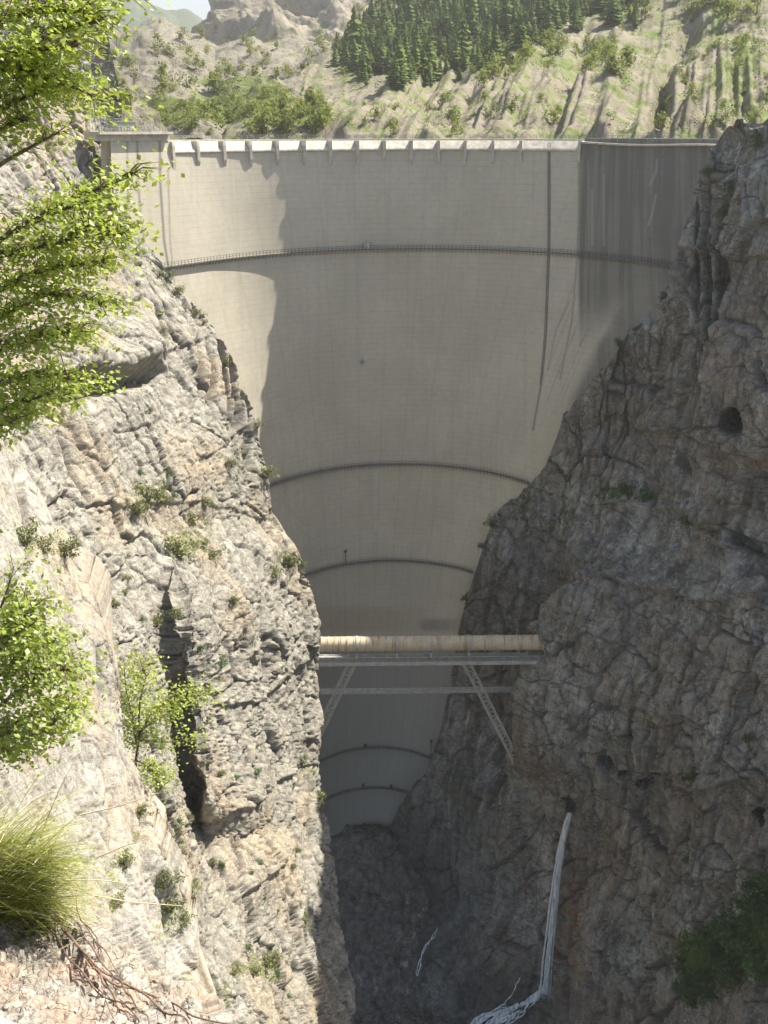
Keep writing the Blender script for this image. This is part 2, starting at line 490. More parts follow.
d = d - 5.0 * sstep(45, 65, s.px) * (1 - sstep(145, 165, s.px)) * np.exp(-((s.py - np.interp(s.px, [38, 70, 110, 158], [398, 390, 384, 372])) / 9) ** 2)
d = d + ledge(s, [(178, 826), (206, 818), (235, 806), (268, 786), (300, 766)], 1.4, 40)
d = d + ledge(s, [(120, 505), (180, 500), (275, 520)], 0.7, 30)
d = d + ledge(s, [(225, 705), (262, 700), (310, 655)], 1.2, 40) + ledge(s, [(236, 900), (262, 880), (285, 852)], 1.8, 40, 6)
for k in ([(193, 338), (199, 372), (203, 392)], [(206, 338), (212, 372), (214, 398)], [(216, 330), (222, 362), (230, 402), (237, 440)],
          [(229, 362), (236, 402), (240, 432)], [(235, 345), (244, 402), (250, 440), (251, 472)], [(150, 305), (160, 330), (166, 352)]):
    d = d - groove(s, k, 2.0, 3.6, 0.8)
for x in (84, 91, 97, 103, 109):
    d = d - groove(s, [(x - 2, 148 + (x % 3) * 6), (x, 175), (x + 2, 206)], 1.7, 3.2, 0.5)
for k in ([(0, 120), (30, 190), (60, 240)], [(20, 60), (50, 120), (62, 170)], [(60, 430), (80, 470), (96, 505)], [(80, 425), (110, 480), (118, 500)], [(300, 780), (296, 830), (310, 900)],
          [(210, 850), (222, 930), (226, 1020)], [(250, 905), (262, 960), (270, 1024)], [(262, 610), (268, 660), (258, 720)], [(205, 830), (212, 900), (206, 960)]):
    d = d - groove(s, k, 1.8, 2.0, 3.0)
up = np.clip(0.5 + 0.9 * fbm(s.P / 11.0, 3, 31), 0, 1)
veg = 0.2 + 0.0 * d
for (x, y, r, q) in ((145, 500, 26, .34), (190, 540, 24, .36), (285, 560, 14, .3), (130, 250, 30, .25), (150, 840, 26, .36), (180, 890, 22, .4), (265, 965, 20, .42), (240, 445, 26, .2),
                     (205, 1000, 24, .34), (100, 225, 40, .26), (240, 970, 14, .3), (306, 770, 10, .3), (250, 470, 30, .2), (170, 280, 24, .25), (60, 560, 40, .2)):
    veg = np.maximum(veg, 0.2 + q * np.exp(-((s.px - x) ** 2 + (s.py - y) ** 2) / r ** 2))
stain = np.clip(fbm(s.P / 30.0, 3, 44) * 0.9, 0, 0.32) + 0.3 * np.exp(-((s.px - 235) ** 2 / 1600 + (s.py - 850) ** 2 / 2500))
finish(s, 'cliff', M_left, d, dict(crack=crack_dark, veg=veg, stain=stain), [(-1, 2, 0), (-3, 6, 0), (-7, 14, -1), (-14, 26, -2), (-26, 44, -3)],
       label='sunlit pale limestone cliff with bedded ledges running down to the dam', cat='cliff')

# ---- the shaded wall
def dy(px, py, off=5.0): return (px, dam_Y(px, py) - off)
RC_edge = [(-60, 900), (60, 860), (110, 800), (123, 768), (129, 735), (150, 711), (190, 699), (240, 682), (285, 677), (297, 668), (305, 658), (325, 640), (370, 601), (420, 563),
           (470, 545), (505, 516), (520, 493), (560, 479), (600, 466), (640, 456), (700, 447), (740, 439), (770, 426), (800, 404), (830, 388), (900, 385), (1040, 380), (1150, 380)]
RC_rows = [(-60, [(900, 240), (1000, 215)]), (60, [(800, 252), (1000, 205)]), (125, [(735, 268), (768, 250), (1000, 190)]),
           (190, [(699, 272), (730, 262), (768, 244), (1000, 180)]), (285, [(677, 264), (692, 258), (722, 254), (768, 238), (1000, 170)]),
           (306, [(655, 284), (668, 274), (681, 260), (722, 252), (768, 236), (1000, 168)]),
           (330, [dy(637, 330), (676, 276), (686, 258), (722, 250), (768, 234), (1000, 166)]),
           (430, [dy(558, 430), (640, 284), (688, 262), (730, 240), (768, 228), (1000, 160)]),
           (520, [dy(493, 520), (560, 290), (640, 262), (768, 220), (1000, 155)]),
           (590, [dy(469, 590), (548, 288), (580, 260), (640, 246), (768, 210), (1000, 150)]),
           (650, [dy(454, 650), (540, 286), (549, 259), (640, 238), (768, 203), (1000, 145)]),
           (700, [dy(447, 700), (530, 284), (541, 258), (640, 234), (768, 199), (1000, 142)]),
           (750, [dy(436, 750), (512, 281), (530, 256), (640, 230), (768, 195), (1000, 140)]),
           (830, [dy(388, 830, 4), (480, 276), (570, 249), (640, 226), (768, 188), (1000, 135)]),
           (900, [(385, 304), (490, 270), (560, 247), (640, 220), (768, 181), (1000, 130)]),
           (960, [(380, 288), (480, 260), (548, 246), (640, 214), (768, 173), (1000, 125)]), (1030, [(380, 268), (470, 252), (545, 242), (640, 210), (768, 165), (1000, 120)]), (1150, [(380, 225), (640, 178), (768, 140), (1000, 105)])]
s = RC = sheet(RC_rows, RC_edge, 940.0, -60, 1150, 400, 1040, (5, 15))
along = -0.80 * s.P[..., 1] + 0.60 * s.P[..., 0]
d, crack_dark = rock_detail(s, along, s.P[..., 2], 0.8, 1.1, 3, dip=-0.03, sets=RIGHT_SET, warp=0.6)
soft = sstep(0, 26, s.px - np.interp(s.py, *zip(*RC_edge)))
rib = perlin(np.stack([along / 3.2, s.P[..., 2] / 60.0, 0 * along], -1), 5) * 1.8
pe = np.interp(s.py, [120, 180, 250, 330, 380, 440], [757, 750, 737, 731, 729, 734]) + 2 * rib
d = d + 4.0 * sstep(-3, 3, s.px - pe) * np.exp(-np.maximum(s.px - pe, 0) / 120) * sstep(140, 180, s.py) * (1 - sstep(440, 480, s.py))
m_rib = np.maximum(0.8 * sstep(530, 480, s.px) * sstep(740, 800, s.py), 0) + np.maximum(sstep(720, 690, s.px) * (1 - sstep(420, 470, s.py)), sstep(560, 520, s.px) * sstep(440, 520, s.py) * (1 - sstep(760, 830, s.py)))
d = d + m_rib * rib * 1.3
be = np.interp(s.py, [560, 590, 625, 660, 700, 745, 775], [600, 580, 552, 547, 541, 531, 512]) + 3 * perlin(s.P / 7.0, 62)
bm = sstep(-3, 3, s.px - be) * sstep(560, 600, s.py) * (1 - sstep(745, 790, s.py))
d = d + 7.0 * bm * np.exp(-np.maximum(s.px - be, 0) / 90) - 5.0 * sstep(-60, -15, s.px - be) * (1 - sstep(-3, 3, s.px - be)) * sstep(520, 600, s.py) * (1 - sstep(750, 790, s.py))
crack_dark = np.maximum(crack_dark, 0.4 * (1 - sstep(-6, 4, s.px - be)) * sstep(500, 580, s.py) * (1 - sstep(760, 830, s.py)) * np.clip(0.7 + perlin(np.stack([along / 2.5, s.P[..., 2] / 40.0, 0 * along], -1), 25), 0, 1))
d = d + ledge(s, [(560, 590), (620, 584), (700, 600), (760, 596)], 3.0, 40) + ledge(s, [(640, 432), (700, 436), (768, 462), (900, 470)], 2.6, 50)
d = d + ledge(s, [(636, 772), (690, 775), (705, 790), (768, 775), (900, 770)], 4.2, 46) + ledge(s, [(600, 505), (680, 512), (768, 540), (900, 550)], 2.4, 30)
d = d + ledge(s, [(680, 250), (740, 262), (800, 250)], 2.0, 40) + ledge(s, [(690, 880), (735, 880), (768, 850)], 2.6, 30)
for k in ([(735, 180), (722, 250), (719, 310), (717, 380), (722, 440)], [(703, 200), (696, 300), (700, 400), (706, 440)], [(688, 240), (686, 330), (694, 400)],
          [(712, 190), (708, 300), (712, 390)]):
    d = d - groove(s, k, 2.4, 4.0, 1.5)
for k in ([(694, 650), (690, 700), (686, 745)], [(760, 610), (756, 680), (740, 745)], [(582, 780), (576, 850), (566, 930), (556, 985)], [(690, 820), (686, 870)],
          [(626, 990), (620, 1024)], [(590, 985), (606, 1010)], [(500, 780), (476, 860)], [(560, 600), (556, 660)]):
    d = d - groove(s, k, 2.5, 2.8, 3.0)
def hole(cx, cy, rx, ry, dep):
    q = (1 + 0.25 * s.gj) * ((s.px - cx) / rx) ** 2 + (np.where(s.py > cy, (s.py - cy) / (ry * 0.8), (s.py - cy) / ry)) ** 2
    return dep * (1 - sstep(0.75, 1.05, q)), 1 - sstep(0.75, 1.3, q)
d = d - 4.0 * np.exp(-(((s.px - 655) / 16) ** 2 + ((s.py - 312) / 10) ** 2))
vd = s.P * np.array([1.0, 1.0, 0]); vd /= np.linalg.norm(vd, axis=-1)[..., None]
hd = vd * 0.75 - s.N * np.array([1, 1, 0]) * 0.25; hd /= np.linalg.norm(hd, axis=-1)[..., None]
hoff = np.zeros_like(d)
for (cx, cy, rx, ry, dep) in ((756, 424, 12, 17, 42), (605, 762, 5.5, 9, 24), (608, 771, 5, 6, 24), (621, 778, 7, 6, 24), (638, 788, 8, 6, 24), (767, 822, 5.5, 15, 30), (571, 807, 5, 9, 26)):
    a, m = hole(cx, cy, rx, ry, dep)
    d = d * (1 - m) + np.where(m > 0.02, np.clip(d, -1, 5), 0) * m
    hoff = np.maximum(hoff, a)
    crack_dark = crack_dark * (1 - m)
veg = 0.13 + 0.16 * np.clip(fbm(s.P / 26.0, 3, 51) + 0.2, 0, 1)
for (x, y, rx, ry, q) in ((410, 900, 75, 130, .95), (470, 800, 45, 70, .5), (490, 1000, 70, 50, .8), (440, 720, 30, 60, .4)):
    crack_dark = np.maximum(crack_dark, q * np.exp(-(((s.px - x) / rx) ** 2 + ((s.py - y) / ry) ** 2)))  # broad patches: the slot's deep shade put into the rock colour, not cracks
for (x, y, rx, ry, q) in ((720, 960, 60, 40, .75), (768, 930, 40, 50, .7), (700, 985, 30, 28, .6), (625, 495, 46, 14, .5), (520, 505, 40, 22, .36), (690, 520, 30, 10, .4), (690, 778, 16, 8, .5), (545, 520, 50, 18, .34),
                     (690, 430, 24, 10, .4), (730, 180, 30, 50, .32), (510, 590, 30, 40, .3), (690, 860, 10, 14, .4), (480, 620, 24, 60, .25), (600, 400, 40, 50, .22), (566, 804, 10, 10, .4), (640, 960, 30, 40, .2)):
    veg = np.maximum(veg, 0.1 + q * np.exp(-(((s.px - x) / rx) ** 2 + ((s.py - y) / ry) ** 2)))
stain = np.clip(fbm(s.P / 34.0, 3, 54) * 0.8, 0, 0.22)
for (x, y, rx, ry, q) in ((572, 950, 26, 60, .95), (565, 900, 14, 60, .8), (590, 870, 60, 60, .4), (600, 1010, 80, 30, .6), (650, 400, 100, 40, .2), (740, 380, 40, 60, .35), (545, 760, 16, 40, .5), (500, 960, 40, 40, .4)):
    stain = np.maximum(stain, q * np.exp(-(((s.px - x) / rx) ** 2 + ((s.py - y) / ry) ** 2)))
s.P = s.P + hd * hoff[..., None]
finish(s, 'cliff', M_right, d, dict(crack=crack_dark, veg=veg, stain=stain), wrap0=[(1.0, 2.5, 0), (4, 6, -1), (12, 12, -2), (30, 18, -3)], wrap=[(10, -20, 0), (40, -40, 0), (90, -60, 5)],
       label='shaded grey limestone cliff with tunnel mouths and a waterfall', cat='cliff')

# ---- near pale buttress
NB_edge = [(395, -40), (420, -12), (440, 2), (460, 20), (500, 40), (535, 58), (560, 76), (600, 98), (650, 112), (700, 121), (760, 128), (800, 146), (850, 164), (900, 184), (960, 200), (1030, 208), (1200, 222)]
NB_rows = [(395, [(-160, 40), (-40, 62)]), (460, [(-160, 34), (20, 62)]), (560, [(-160, 29), (20, 50), (76, 58)]), (700, [(-160, 25), (40, 45), (121, 54)]),
           (800, [(-160, 22), (60, 42), (146, 52)]), (900, [(-160, 20), (80, 38), (184, 50)]), (1030, [(-160, 17), (100, 33), (208, 44)]), (1200, [(-160, 12), (100, 24), (222, 32)])]
s = NB = sheet(NB_rows, -160.0, NB_edge, 395, 1200, 330, 720, (7, 15))
along = 0.9 * s.P[..., 1] + 0.4 * s.P[..., 0]
d, crack_dark = rock_detail(s, along, s.P[..., 2] * 0.45, 0.5, 0.24, 6, dip=0.0)
lower = sstep(760, 860, s.py)
d = d * (0.45 + 0.35 * lower)
d = d + 0.9 * perlin(np.stack([along / 1.3, s.P[..., 2] / 14.0, 0 * along], -1), 9) * (0.3 + lower) * 0.7
for k in ([(112, 800), (120, 850), (118, 920), (135, 990)], [(140, 810), (150, 880), (170, 960), (180, 1020)], [(100, 850), (108, 910), (122, 960)], [(70, 620), (84, 700), (92, 780)], [(160, 870), (176, 940), (190, 1020)],
          [(100, 650), (104, 720), (110, 800)], [(16, 470), (30, 540), (20, 600)]):
    d = d - groove(s, k, 3.2, 0.9, 4.0)
veg = 0.1 + 0 * d
for (x, y, r, q) in ((118, 870, 16, .4), (128, 855, 12, .4), (165, 880, 16, .38), (172, 920, 20, .4), (115, 910, 12, .4), (140, 840, 14, .4), (60, 548, 26, .4), (195, 990, 14, .5), (10, 520, 30, .3), (150, 1000, 16, .35)):
    veg = np.maximum(veg, 0.1 + q * np.exp(-(((s.px - x) / r) ** 2 + ((s.py - y) / (r * 1.6)) ** 2)))
finish(s, 'near_cliff', M_near, d, dict(crack=crack_dark * 0.5, veg=veg, stain=np.clip(fbm(s.P / 6.0, 3, 64), 0, 0.4)), [(-0.5, 1.5, 0), (-1.5, 4, 0), (-4, 9, -0.5), (-9, 16, -1), (-20, 24, -2)],
       label='smooth pale limestone buttress right below the viewpoint', cat='cliff')

# ---- the floor of the gorge
gx = np.arange(-70, 110, 0.6); gy = np.arange(90, 330, 0.6)
X, Y = np.meshgrid(gx, gy)
Zb = np.maximum(20 - np.clip(305 - Y, 0, 400) * 0.85, -17 + 0 * Y)
P = np.stack([X, Y, Zb], -1)
e, h1, h2, h3, dx, dyy = worley((X / 3.4).astype(F32), (Y / 3.4).astype(F32), 60)
e2, k1, k2, k3, d2, dd2 = worley((X / 1.3).astype(F32), (Y / 1.3).astype(F32), 66)
Z = Zb + 4 * fbm(P / 30, 3, 70) + 2.2 * (h1 - 0.3) * np.clip(e * 3, 0, 1) + 0.8 * k1 * np.clip(e2 * 3, 0, 1)
P[..., 2] = Z
z0 = np.zeros_like(Z)
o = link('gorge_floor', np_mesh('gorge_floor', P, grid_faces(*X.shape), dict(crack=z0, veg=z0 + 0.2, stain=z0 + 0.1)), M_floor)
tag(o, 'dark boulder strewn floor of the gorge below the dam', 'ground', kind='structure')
GFP = P

# ---- plain base ground far below everything
gm = MB(); gm.add([(-9000, -3000, -60), (9000, -3000, -60), (9000, 12000, -60), (-9000, 12000, -60)], [[0, 1, 2, 3]])
o = gm.build('ground', plain('earth', (0.16, 0.14, 0.11), 0.95, 0.3, 0.02)); tag(o, 'bare valley ground beyond the cliffs', 'ground', kind='structure')

# ================================================================== far slopes
def slope_mat(name, soil1, soil2, grass, scale=1.0, bump=0.6):
    t = NT(name)
    a = t.noise(0.05 * scale, 8, 0.68)
    col = t.mix(t.ramp(a, 0.35, 0.65), soil1, soil2)
    f = t.noise(0.35 * scale, 6, 0.7)
    col = t.mix(t.ramp(f, 0.3, 0.5, 0.5, 0.0), col, tuple(q * 0.35 for q in soil1))
    vn = t.noise(0.09 * scale, 8, 0.72)
    vf = t.ramp(t.math('ADD', t.attr('veg'), t.math('MULTIPLY', t.math('SUBTRACT', vn, 0.5), 1.8)), 0.40, 0.62)
    g = t.mix(t.ramp(t.noise(0.2 * scale, 5, 0.7), 0.35, 0.65), grass, tuple(min(1, q * 1.6) for q in grass))
    col = t.mix(vf, col, g)
    return t.done(t.bsdf(col, 0.95, t.bump(t.noise(0.3 * scale, 8, 0.7), bump, 3.0 / scale), spec=0.1))

def blob(s, items, base):
    v = base + 0 * s.px
    for (x, y, rx, ry, q) in items:
        v = np.maximum(v, q * np.exp(-(((s.px - x) / rx) ** 2 + ((s.py - y) / ry) ** 2)))
    return v

def hill(name, rows, x0, x1, py0, py1, nc, nr, disp, veg, mat, label, cat='hillside', wrap=(), wrap0=()):
    s = sheet(rows, x0, x1, py0, py1, nc, nr, (7, 7))
    d = disp(s); v = veg(s)
    finish(s, name, mat, d, dict(veg=v), wrap=wrap, wrap0=wrap0, label=label, cat=cat)
    return s

M_soil = slope_mat('landslide_soil', (0.205, 0.185, 0.14), (0.285, 0.255, 0.20), (0.115, 0.145, 0.05))
M_scree = slope_mat('scree', (0.19, 0.178, 0.14), (0.26, 0.24, 0.195), (0.11, 0.13, 0.045), 0.6)
M_peak = slope_mat('mountain_rock', (0.17, 0.155, 0.125), (0.32, 0.285, 0.225), (0.075, 0.095, 0.04), 0.35)
M_far = slope_mat('far_wood', (0.055, 0.085, 0.045), (0.075, 0.105, 0.055), (0.045, 0.075, 0.04), 0.25)

RH_edge = [(-120, 440), (-60, 410), (0, 374), (20, 357), (40, 345), (60, 325), (85, 286), (110, 252), (135, 236), (165, 225)]
RH_rows = [(-120, [(374, 1250), (500, 1150), (768, 880), (1000, 700)]), (0, [(374, 1000), (500, 930), (640, 760), (768, 640), (1000, 500)]), (60, [(325, 780), (500, 660), (640, 560), (768, 490), (1000, 400)]), (100, [(265, 620), (400, 540), (640, 450), (768, 410), (1000, 340)]),
           (135, [(236, 520), (400, 430), (600, 385), (768, 350), (1000, 300)]), (165, [(225, 470), (400, 400), (600, 365), (768, 335), (1000, 290)])]
def rh_disp(s):
    lean = np.interp(s.px, [250, 420, 560, 700, 900], [1.0, 0.8, 0.5, 0.1, -0.5])
    q = s.px + lean * (s.py - 100)
    scar = sstep(40, 85, s.py + 14 * perlin(s.P / 60.0, 3)) * sstep(360, 420, s.px)
    N = np.stack([q / 24.0, s.py / 330.0, 0 * q], -1)
    d = 9 * fbm(s.P / 90.0, 3, 81) + (0.8 + 2.6 * scar) * (ridged(N, 3, 84) - 0.4) + 1.1 * fbm(s.P / 9.0, 4, 88) + 0.9 * (ridged(np.stack([q / 9.0, s.py / 70.0, 0 * q], -1), 2, 94) - 0.4)
    for pts, A in (([(556, 18), (540, 50), (520, 90), (500, 135)], 7), ([(620, 40), (612, 80), (604, 140)], 8), ([(668, 45), (672, 90), (690, 130)], 9), ([(500, 60), (455, 105), (430, 140)], 7), ([(420, 70), (380, 110), (350, 140)], 6)):
        dd, _ = polydist(s.px, s.py, pts); d = d + 0.6 * A * np.exp(-(dd / 9) ** 2)
    for pts, A in (([(690, 20), (668, 60), (655, 130)], 10), ([(585, 50), (565, 100), (545, 140)], 8), ([(470, 95), (440, 130)], 6)):
        dd, _ = polydist(s.px, s.py, pts); d = d - A * np.exp(-(dd / 10) ** 2)
    return d
def rh_veg(s):
    v = blob(s, [(470, 30, 110, 40, .85), (400, 50, 60, 40, .75), (560, 70, 70, 22, .62), (640, 20, 40, 40, .5), (740, 70, 50, 60, .66), (760, 120, 60, 30, .66), (720, 20, 30, 40, .6), (300, 110, 50, 30, .55),
                 (260, 125, 40, 20, .62), (350, 60, 30, 40, .5), (390, 130, 24, 10, .5), (440, 126, 20, 10, .42), (510, 110, 14, 24, .4), (600, 60, 30, 16, .5)], 0.45)
    lean = np.interp(s.px, [250, 420, 560, 700, 900], [1.0, 0.8, 0.5, 0.1, -0.5])
    q = s.px + lean * (s.py - 100)
    return v + 0.09 * perlin(np.stack([q / 14.0, s.py / 120.0, 0 * q], -1), 91)
RH = hill('hillside', RH_rows, RH_edge, 980.0, -120, 165, 420, 240, rh_disp, rh_veg, M_soil, 'steep landslide hillside with bare scars and a conifer wood behind the dam', wrap0=[(-3, 12, -2), (-8, 40, -10), (-10, 90, -40)])

SM_edge = [(28, 200), (35, 185)]
SM_rows = [(-10, [(60, 1500), (360, 1500)]), (20, [(60, 1350), (360, 1350)]), (60, [(60, 1120), (360, 1150)]), (90, [(60, 920), (360, 950)]), (115, [(60, 700), (360, 700)]), (160, [(60, 420), (360, 420)])]
# crest line of the scree hill: built as rows from its own ridge
def ridge_sheet(name, ridge, base_py, Yr, Yb, x0, x1, nc, nr, disp, veg, mat, label, cat, back=200):
    s = Sheet()
    u = np.linspace(x0, x1, nc); ry = np.interp(u, *zip(*ridge))
    v = np.linspace(0, 1, nr)
    py = ry[None] + (base_py - ry)[None] * v[:, None]
    px = np.repeat(u[None], nr, 0)
    inv = (1 / Yr) + (1 / Yb - 1 / Yr) * v[:, None] + 0 * px
    s.px, s.py = px.astype(F32), py.astype(F32)
    s.P = W(px, py, 1 / inv)
    b = s.P[0][None] + np.array([0, back, -back * 0.6])[None, None] * np.array([1.0, 0.3])[:, None, None]
    du = np.gradient(s.P, axis=1); dv = np.gradient(s.P, axis=0)
    N = np.cross(dv, du); N /= np.linalg.norm(N, axis=-1)[..., None] + 1e-9
    N *= -np.sign((N * (s.P - np.array([0, 0, CAMZ]))).sum(-1))[..., None]
    s.N = N; s.nr, s.nc = nr, nc
    d = disp(s); vg = veg(s)
    s.P = s.P + N * d[..., None]
    P = np.concatenate([b, s.P], 0); vg = np.concatenate([np.repeat(vg[:1], 2, 0), vg], 0)
    o = link(name, np_mesh(name, P, grid_faces(nr + 2, nc), dict(veg=vg)), mat)
    tag(o, label, cat, kind='structure')
    s.qx, s.qy = proj(s.P); s.depth = s.P[..., 1]; s.N2 = N; s.obj = o
    return s

SM = ridge_sheet('scree_hill', [(40, 40), (90, 38), (108, 32), (130, 24), (160, 18), (178, 24), (196, 33), (215, 45), (240, 44), (262, 52), (290, 48), (330, 40), (400, 40)], 150, 1250, 480, 30, 400, 360, 190,
    lambda s: 12 * fbm(s.P / 110, 3, 101) + 5 * (ridged(s.P / np.array([60, 60, 140]), 3, 105) - 0.6) + 3 * fbm(s.P / 26, 4, 108) + 1.6 * (ridged(s.P / 17, 3, 109) - .5),
    lambda s: blob(s, [(230, 120, 110, 26, .75), (150, 118, 40, 20, .6), (110, 70, 20, 20, .5), (190, 60, 40, 8, .5), (320, 95, 30, 20, .6), (130, 50, 60, 20, .4)], 0.33), M_scree, 'tan scree hill dotted with bushes beyond the reservoir basin', 'hill', 260)
PK = ridge_sheet('mountain', [(170, 70), (200, 50), (214, 38), (222, 14), (230, -8), (242, -40), (260, -60), (300, -70), (360, -60), (480, -80), (600, -60)], 70, 2100, 1450, 160, 600, 400, 180,
    lambda s: 40 * fbm(s.P / 260, 4, 111) + 24 * (ridged(s.P / np.array([150, 150, 320]), 4, 115) - 0.6) + 14 * fbm(s.P / 60, 4, 118) + 5 * (ridged(s.P / np.array([30, 30, 70]), 3, 119) - .5),
    lambda s: blob(s, [(320, 20, 40, 40, .42), (270, 15, 20, 20, .45), (250, 48, 60, 10, .5)], 0.36), M_peak, 'rocky mountain with cliff bands rising behind the scree hill', 'mountain', 500)
FM = ridge_sheet('far_mountain', [(-60, -70), (60, -40), (110, -16), (150, 2), (172, 13), (184, 20), (200, 32), (230, 40), (300, 60)], 75, 5200, 3600, -60, 300, 120, 60,
    lambda s: 90 * fbm(s.P / 700, 4, 121) + 40 * fbm(s.P / 160, 3, 125), lambda s: 0.5 + 0 * s.px, M_far, 'far wooded mountain fading to blue under the sky', 'mountain', 900)
LS = ridge_sheet('spur', [(-120, -120), (20, -70), (62, -10), (84, 40), (100, 62), (118, 82), (134, 104), (150, 128), (160, 150)], 175, 440, 330, -120, 160, 170, 150,
    lambda s: 6 * fbm(s.P / 40, 4, 131) + 5 * (ridged(s.P / np.array([16, 16, 40]), 3, 135) - 0.6) + 2.2 * fbm(s.P / 7, 4, 138),
    lambda s: blob(s, [(96, 62, 16, 18, .75), (110, 85, 10, 12, .6)], 0.3), M_scree, 'grey rock spur rising behind the end of the dam crest', 'hillside', 120)

# ================================================================== the dam
def concrete_mat():
    t = NT('dam_concrete')
    n1 = t.noise(0.05, 6, 0.6); n2 = t.noise(0.6, 6, 0.65)
    col = t.mix(t.ramp(n1, 0.35, 0.65), (0.485, 0.452, 0.36), (0.55, 0.515, 0.415))
    col = t.mix(t.ramp(n2, 0.35, 0.7, 0.0, 0.25), col, (0.36, 0.33, 0.265))
    z = t.n('ShaderNodeSeparateXYZ', Vector=t.co).outputs[2]
    lift = t.math('PINGPONG', t.math('MULTIPLY', z, 1 / 1.7), 0.5)
    lm = t.math('MULTIPLY', t.ramp(lift, 0.0, 0.09, 1.0, 0.0), t.ramp(t.noise(0.12, 4, 0.6, sc=(1, 1, 4)), 0.40, 0.62, 0.08, 0.3))
    col = t.mix(lm, col, (0.22, 0.20, 0.165))
    st = t.attr('streak')
    col = t.mix(t.ramp(st, 0.50, 0.95, 0.0, 0.13), col, (0.24, 0.22, 0.19))
    st3 = t.attr('streak')
    col = t.mix(t.ramp(st3, 0.45, 0.1, 0.0, 0.12), col, (0.5, 0.47, 0.40))
    col = t.mix(t.attr('pink'), col, (0.36, 0.25, 0.18))
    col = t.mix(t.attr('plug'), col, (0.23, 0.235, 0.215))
    st2 = t.attr('streak')
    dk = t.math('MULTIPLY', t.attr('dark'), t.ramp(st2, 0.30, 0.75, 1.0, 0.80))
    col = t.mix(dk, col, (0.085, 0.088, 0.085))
    col = t.mix(t.attr('light'), col, (0.48, 0.46, 0.41))
    return t.done(t.bsdf(col, 0.9, t.bump(n2, 0.25, 0.15), spec=0.2))
M_con = concrete_mat()
M_con2 = plain('weathered_concrete', (0.50, 0.47, 0.40), 0.9, 0.2, 0.8, bump=0.4)
M_white = plain('pale_spillway_concrete', (0.50, 0.475, 0.40), 0.85, 0.25, 0.5, bump=0.3)
M_dkcon = plain('dark_concrete', (0.17, 0.165, 0.15), 0.9, 0.3, 0.8)
M_rail = plain('grey_steel', (0.30, 0.31, 0.30), 0.6, 0.2, 1.0, 0.4)
M_dksteel = plain('dark_steel', (0.07, 0.07, 0.065), 0.6, 0.3, 1.0, 0.3)
M_iron = plain('galvanised_steel', (0.42, 0.44, 0.42), 0.55, 0.2, 0.7, 0.3)

dam = empty('arch_dam', tuple(float(v) for v in dam_pt(0, 245)))
tag(dam, 'tall concave concrete arch dam filling the gorge between both cliffs', 'dam')
DL = np.array(dam.location)
def dpart(mb, name, mat, parent=None, smooth=False):
    o = mb.build(name, mat, parent or dam, smooth)
    if parent is None: o.location = tuple(-DL)
    return o

ths = np.linspace(math.radians(-88), math.radians(96), 640)
drs = np.linspace(2.2, 252, 640)
T, D = np.meshgrid(ths, drs)
qx, qy = proj(dam_pt(T, D))
past = (T > 0) & (qx > np.interp(qy, *zip(*RC_edge)))
lim = np.where(past.any(1), ths[np.argmax(past, 1)], ths[-1]) + np.interp(drs, [0, 25, 40, 70, 90], [4, 6, 7, 4, 2]) / np.polyval(_R, drs)
lim = np.minimum(np.convolve(np.pad(lim, 6, 'edge'), np.ones(13) / 13, 'valid'), ths[-1])
cut = (T < 0) & (qx < np.interp(qy, *zip(*LC_edge)) - 10)
liml = np.where(cut.any(1), ths[np.minimum(ths.size - 1, ths.size - 1 - np.argmax(cut[:, ::-1], 1))], ths[0])
liml = np.convolve(np.pad(liml, 6, 'edge'), np.ones(13) / 13, 'valid')
T = np.maximum(T, liml[:, None] + (T - liml[:, None]) * 0.002)
T = np.minimum(T, lim[:, None] + (T - lim[:, None]) * 0.002)
spill = (T > dam_th(173, 6.0) - 0.004) & (T < dam_th(579, 6.0) + 0.004)
D = np.where(spill, np.maximum(D, 5.75), D)
P = dam_pt(T, D)
qx, qy = proj(P)
jx = qx + 1.2 * perlin(P / 6.0, 7)
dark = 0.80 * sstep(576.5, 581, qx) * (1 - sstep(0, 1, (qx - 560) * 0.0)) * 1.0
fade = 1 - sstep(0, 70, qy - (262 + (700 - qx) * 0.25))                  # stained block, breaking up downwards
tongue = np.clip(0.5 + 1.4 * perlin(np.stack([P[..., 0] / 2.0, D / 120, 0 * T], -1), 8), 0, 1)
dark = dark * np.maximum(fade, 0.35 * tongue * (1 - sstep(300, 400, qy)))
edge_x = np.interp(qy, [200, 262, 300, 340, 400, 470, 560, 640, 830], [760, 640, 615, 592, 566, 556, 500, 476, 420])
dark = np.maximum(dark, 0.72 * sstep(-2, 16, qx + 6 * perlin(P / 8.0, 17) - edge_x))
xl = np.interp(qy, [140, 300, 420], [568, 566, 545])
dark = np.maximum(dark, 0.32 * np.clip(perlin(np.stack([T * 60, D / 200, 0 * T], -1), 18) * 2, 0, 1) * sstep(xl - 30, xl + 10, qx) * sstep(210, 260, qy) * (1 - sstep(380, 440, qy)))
for pts, w, a in (([(549, 140), (549, 240), (546, 330), (541, 385), (533, 430)], 1.1, .8), ([(578, 140), (579, 200), (577, 260), (572, 320), (560, 380)], 0.9, .6),
                  ([(127, 132), (128, 200), (133, 260)], 0.8, .75), ([(137, 132), (138, 180), (141, 220), (150, 275)], 0.9, .8), ([(160, 132), (160, 180), (164, 240), (172, 290)], 1.2, .85), ([(168, 170), (170, 240), (176, 300)], 0.8, .6),
                  ([(570, 300), (556, 330), (548, 370)], 1.2, .4), ([(600, 310), (588, 330), (580, 345)], 1.5, .5)):
    dd, _ = polydist(qx.astype(F32), qy.astype(F32), pts); dark = np.maximum(dark, a * np.exp(-(dd / w) ** 2))
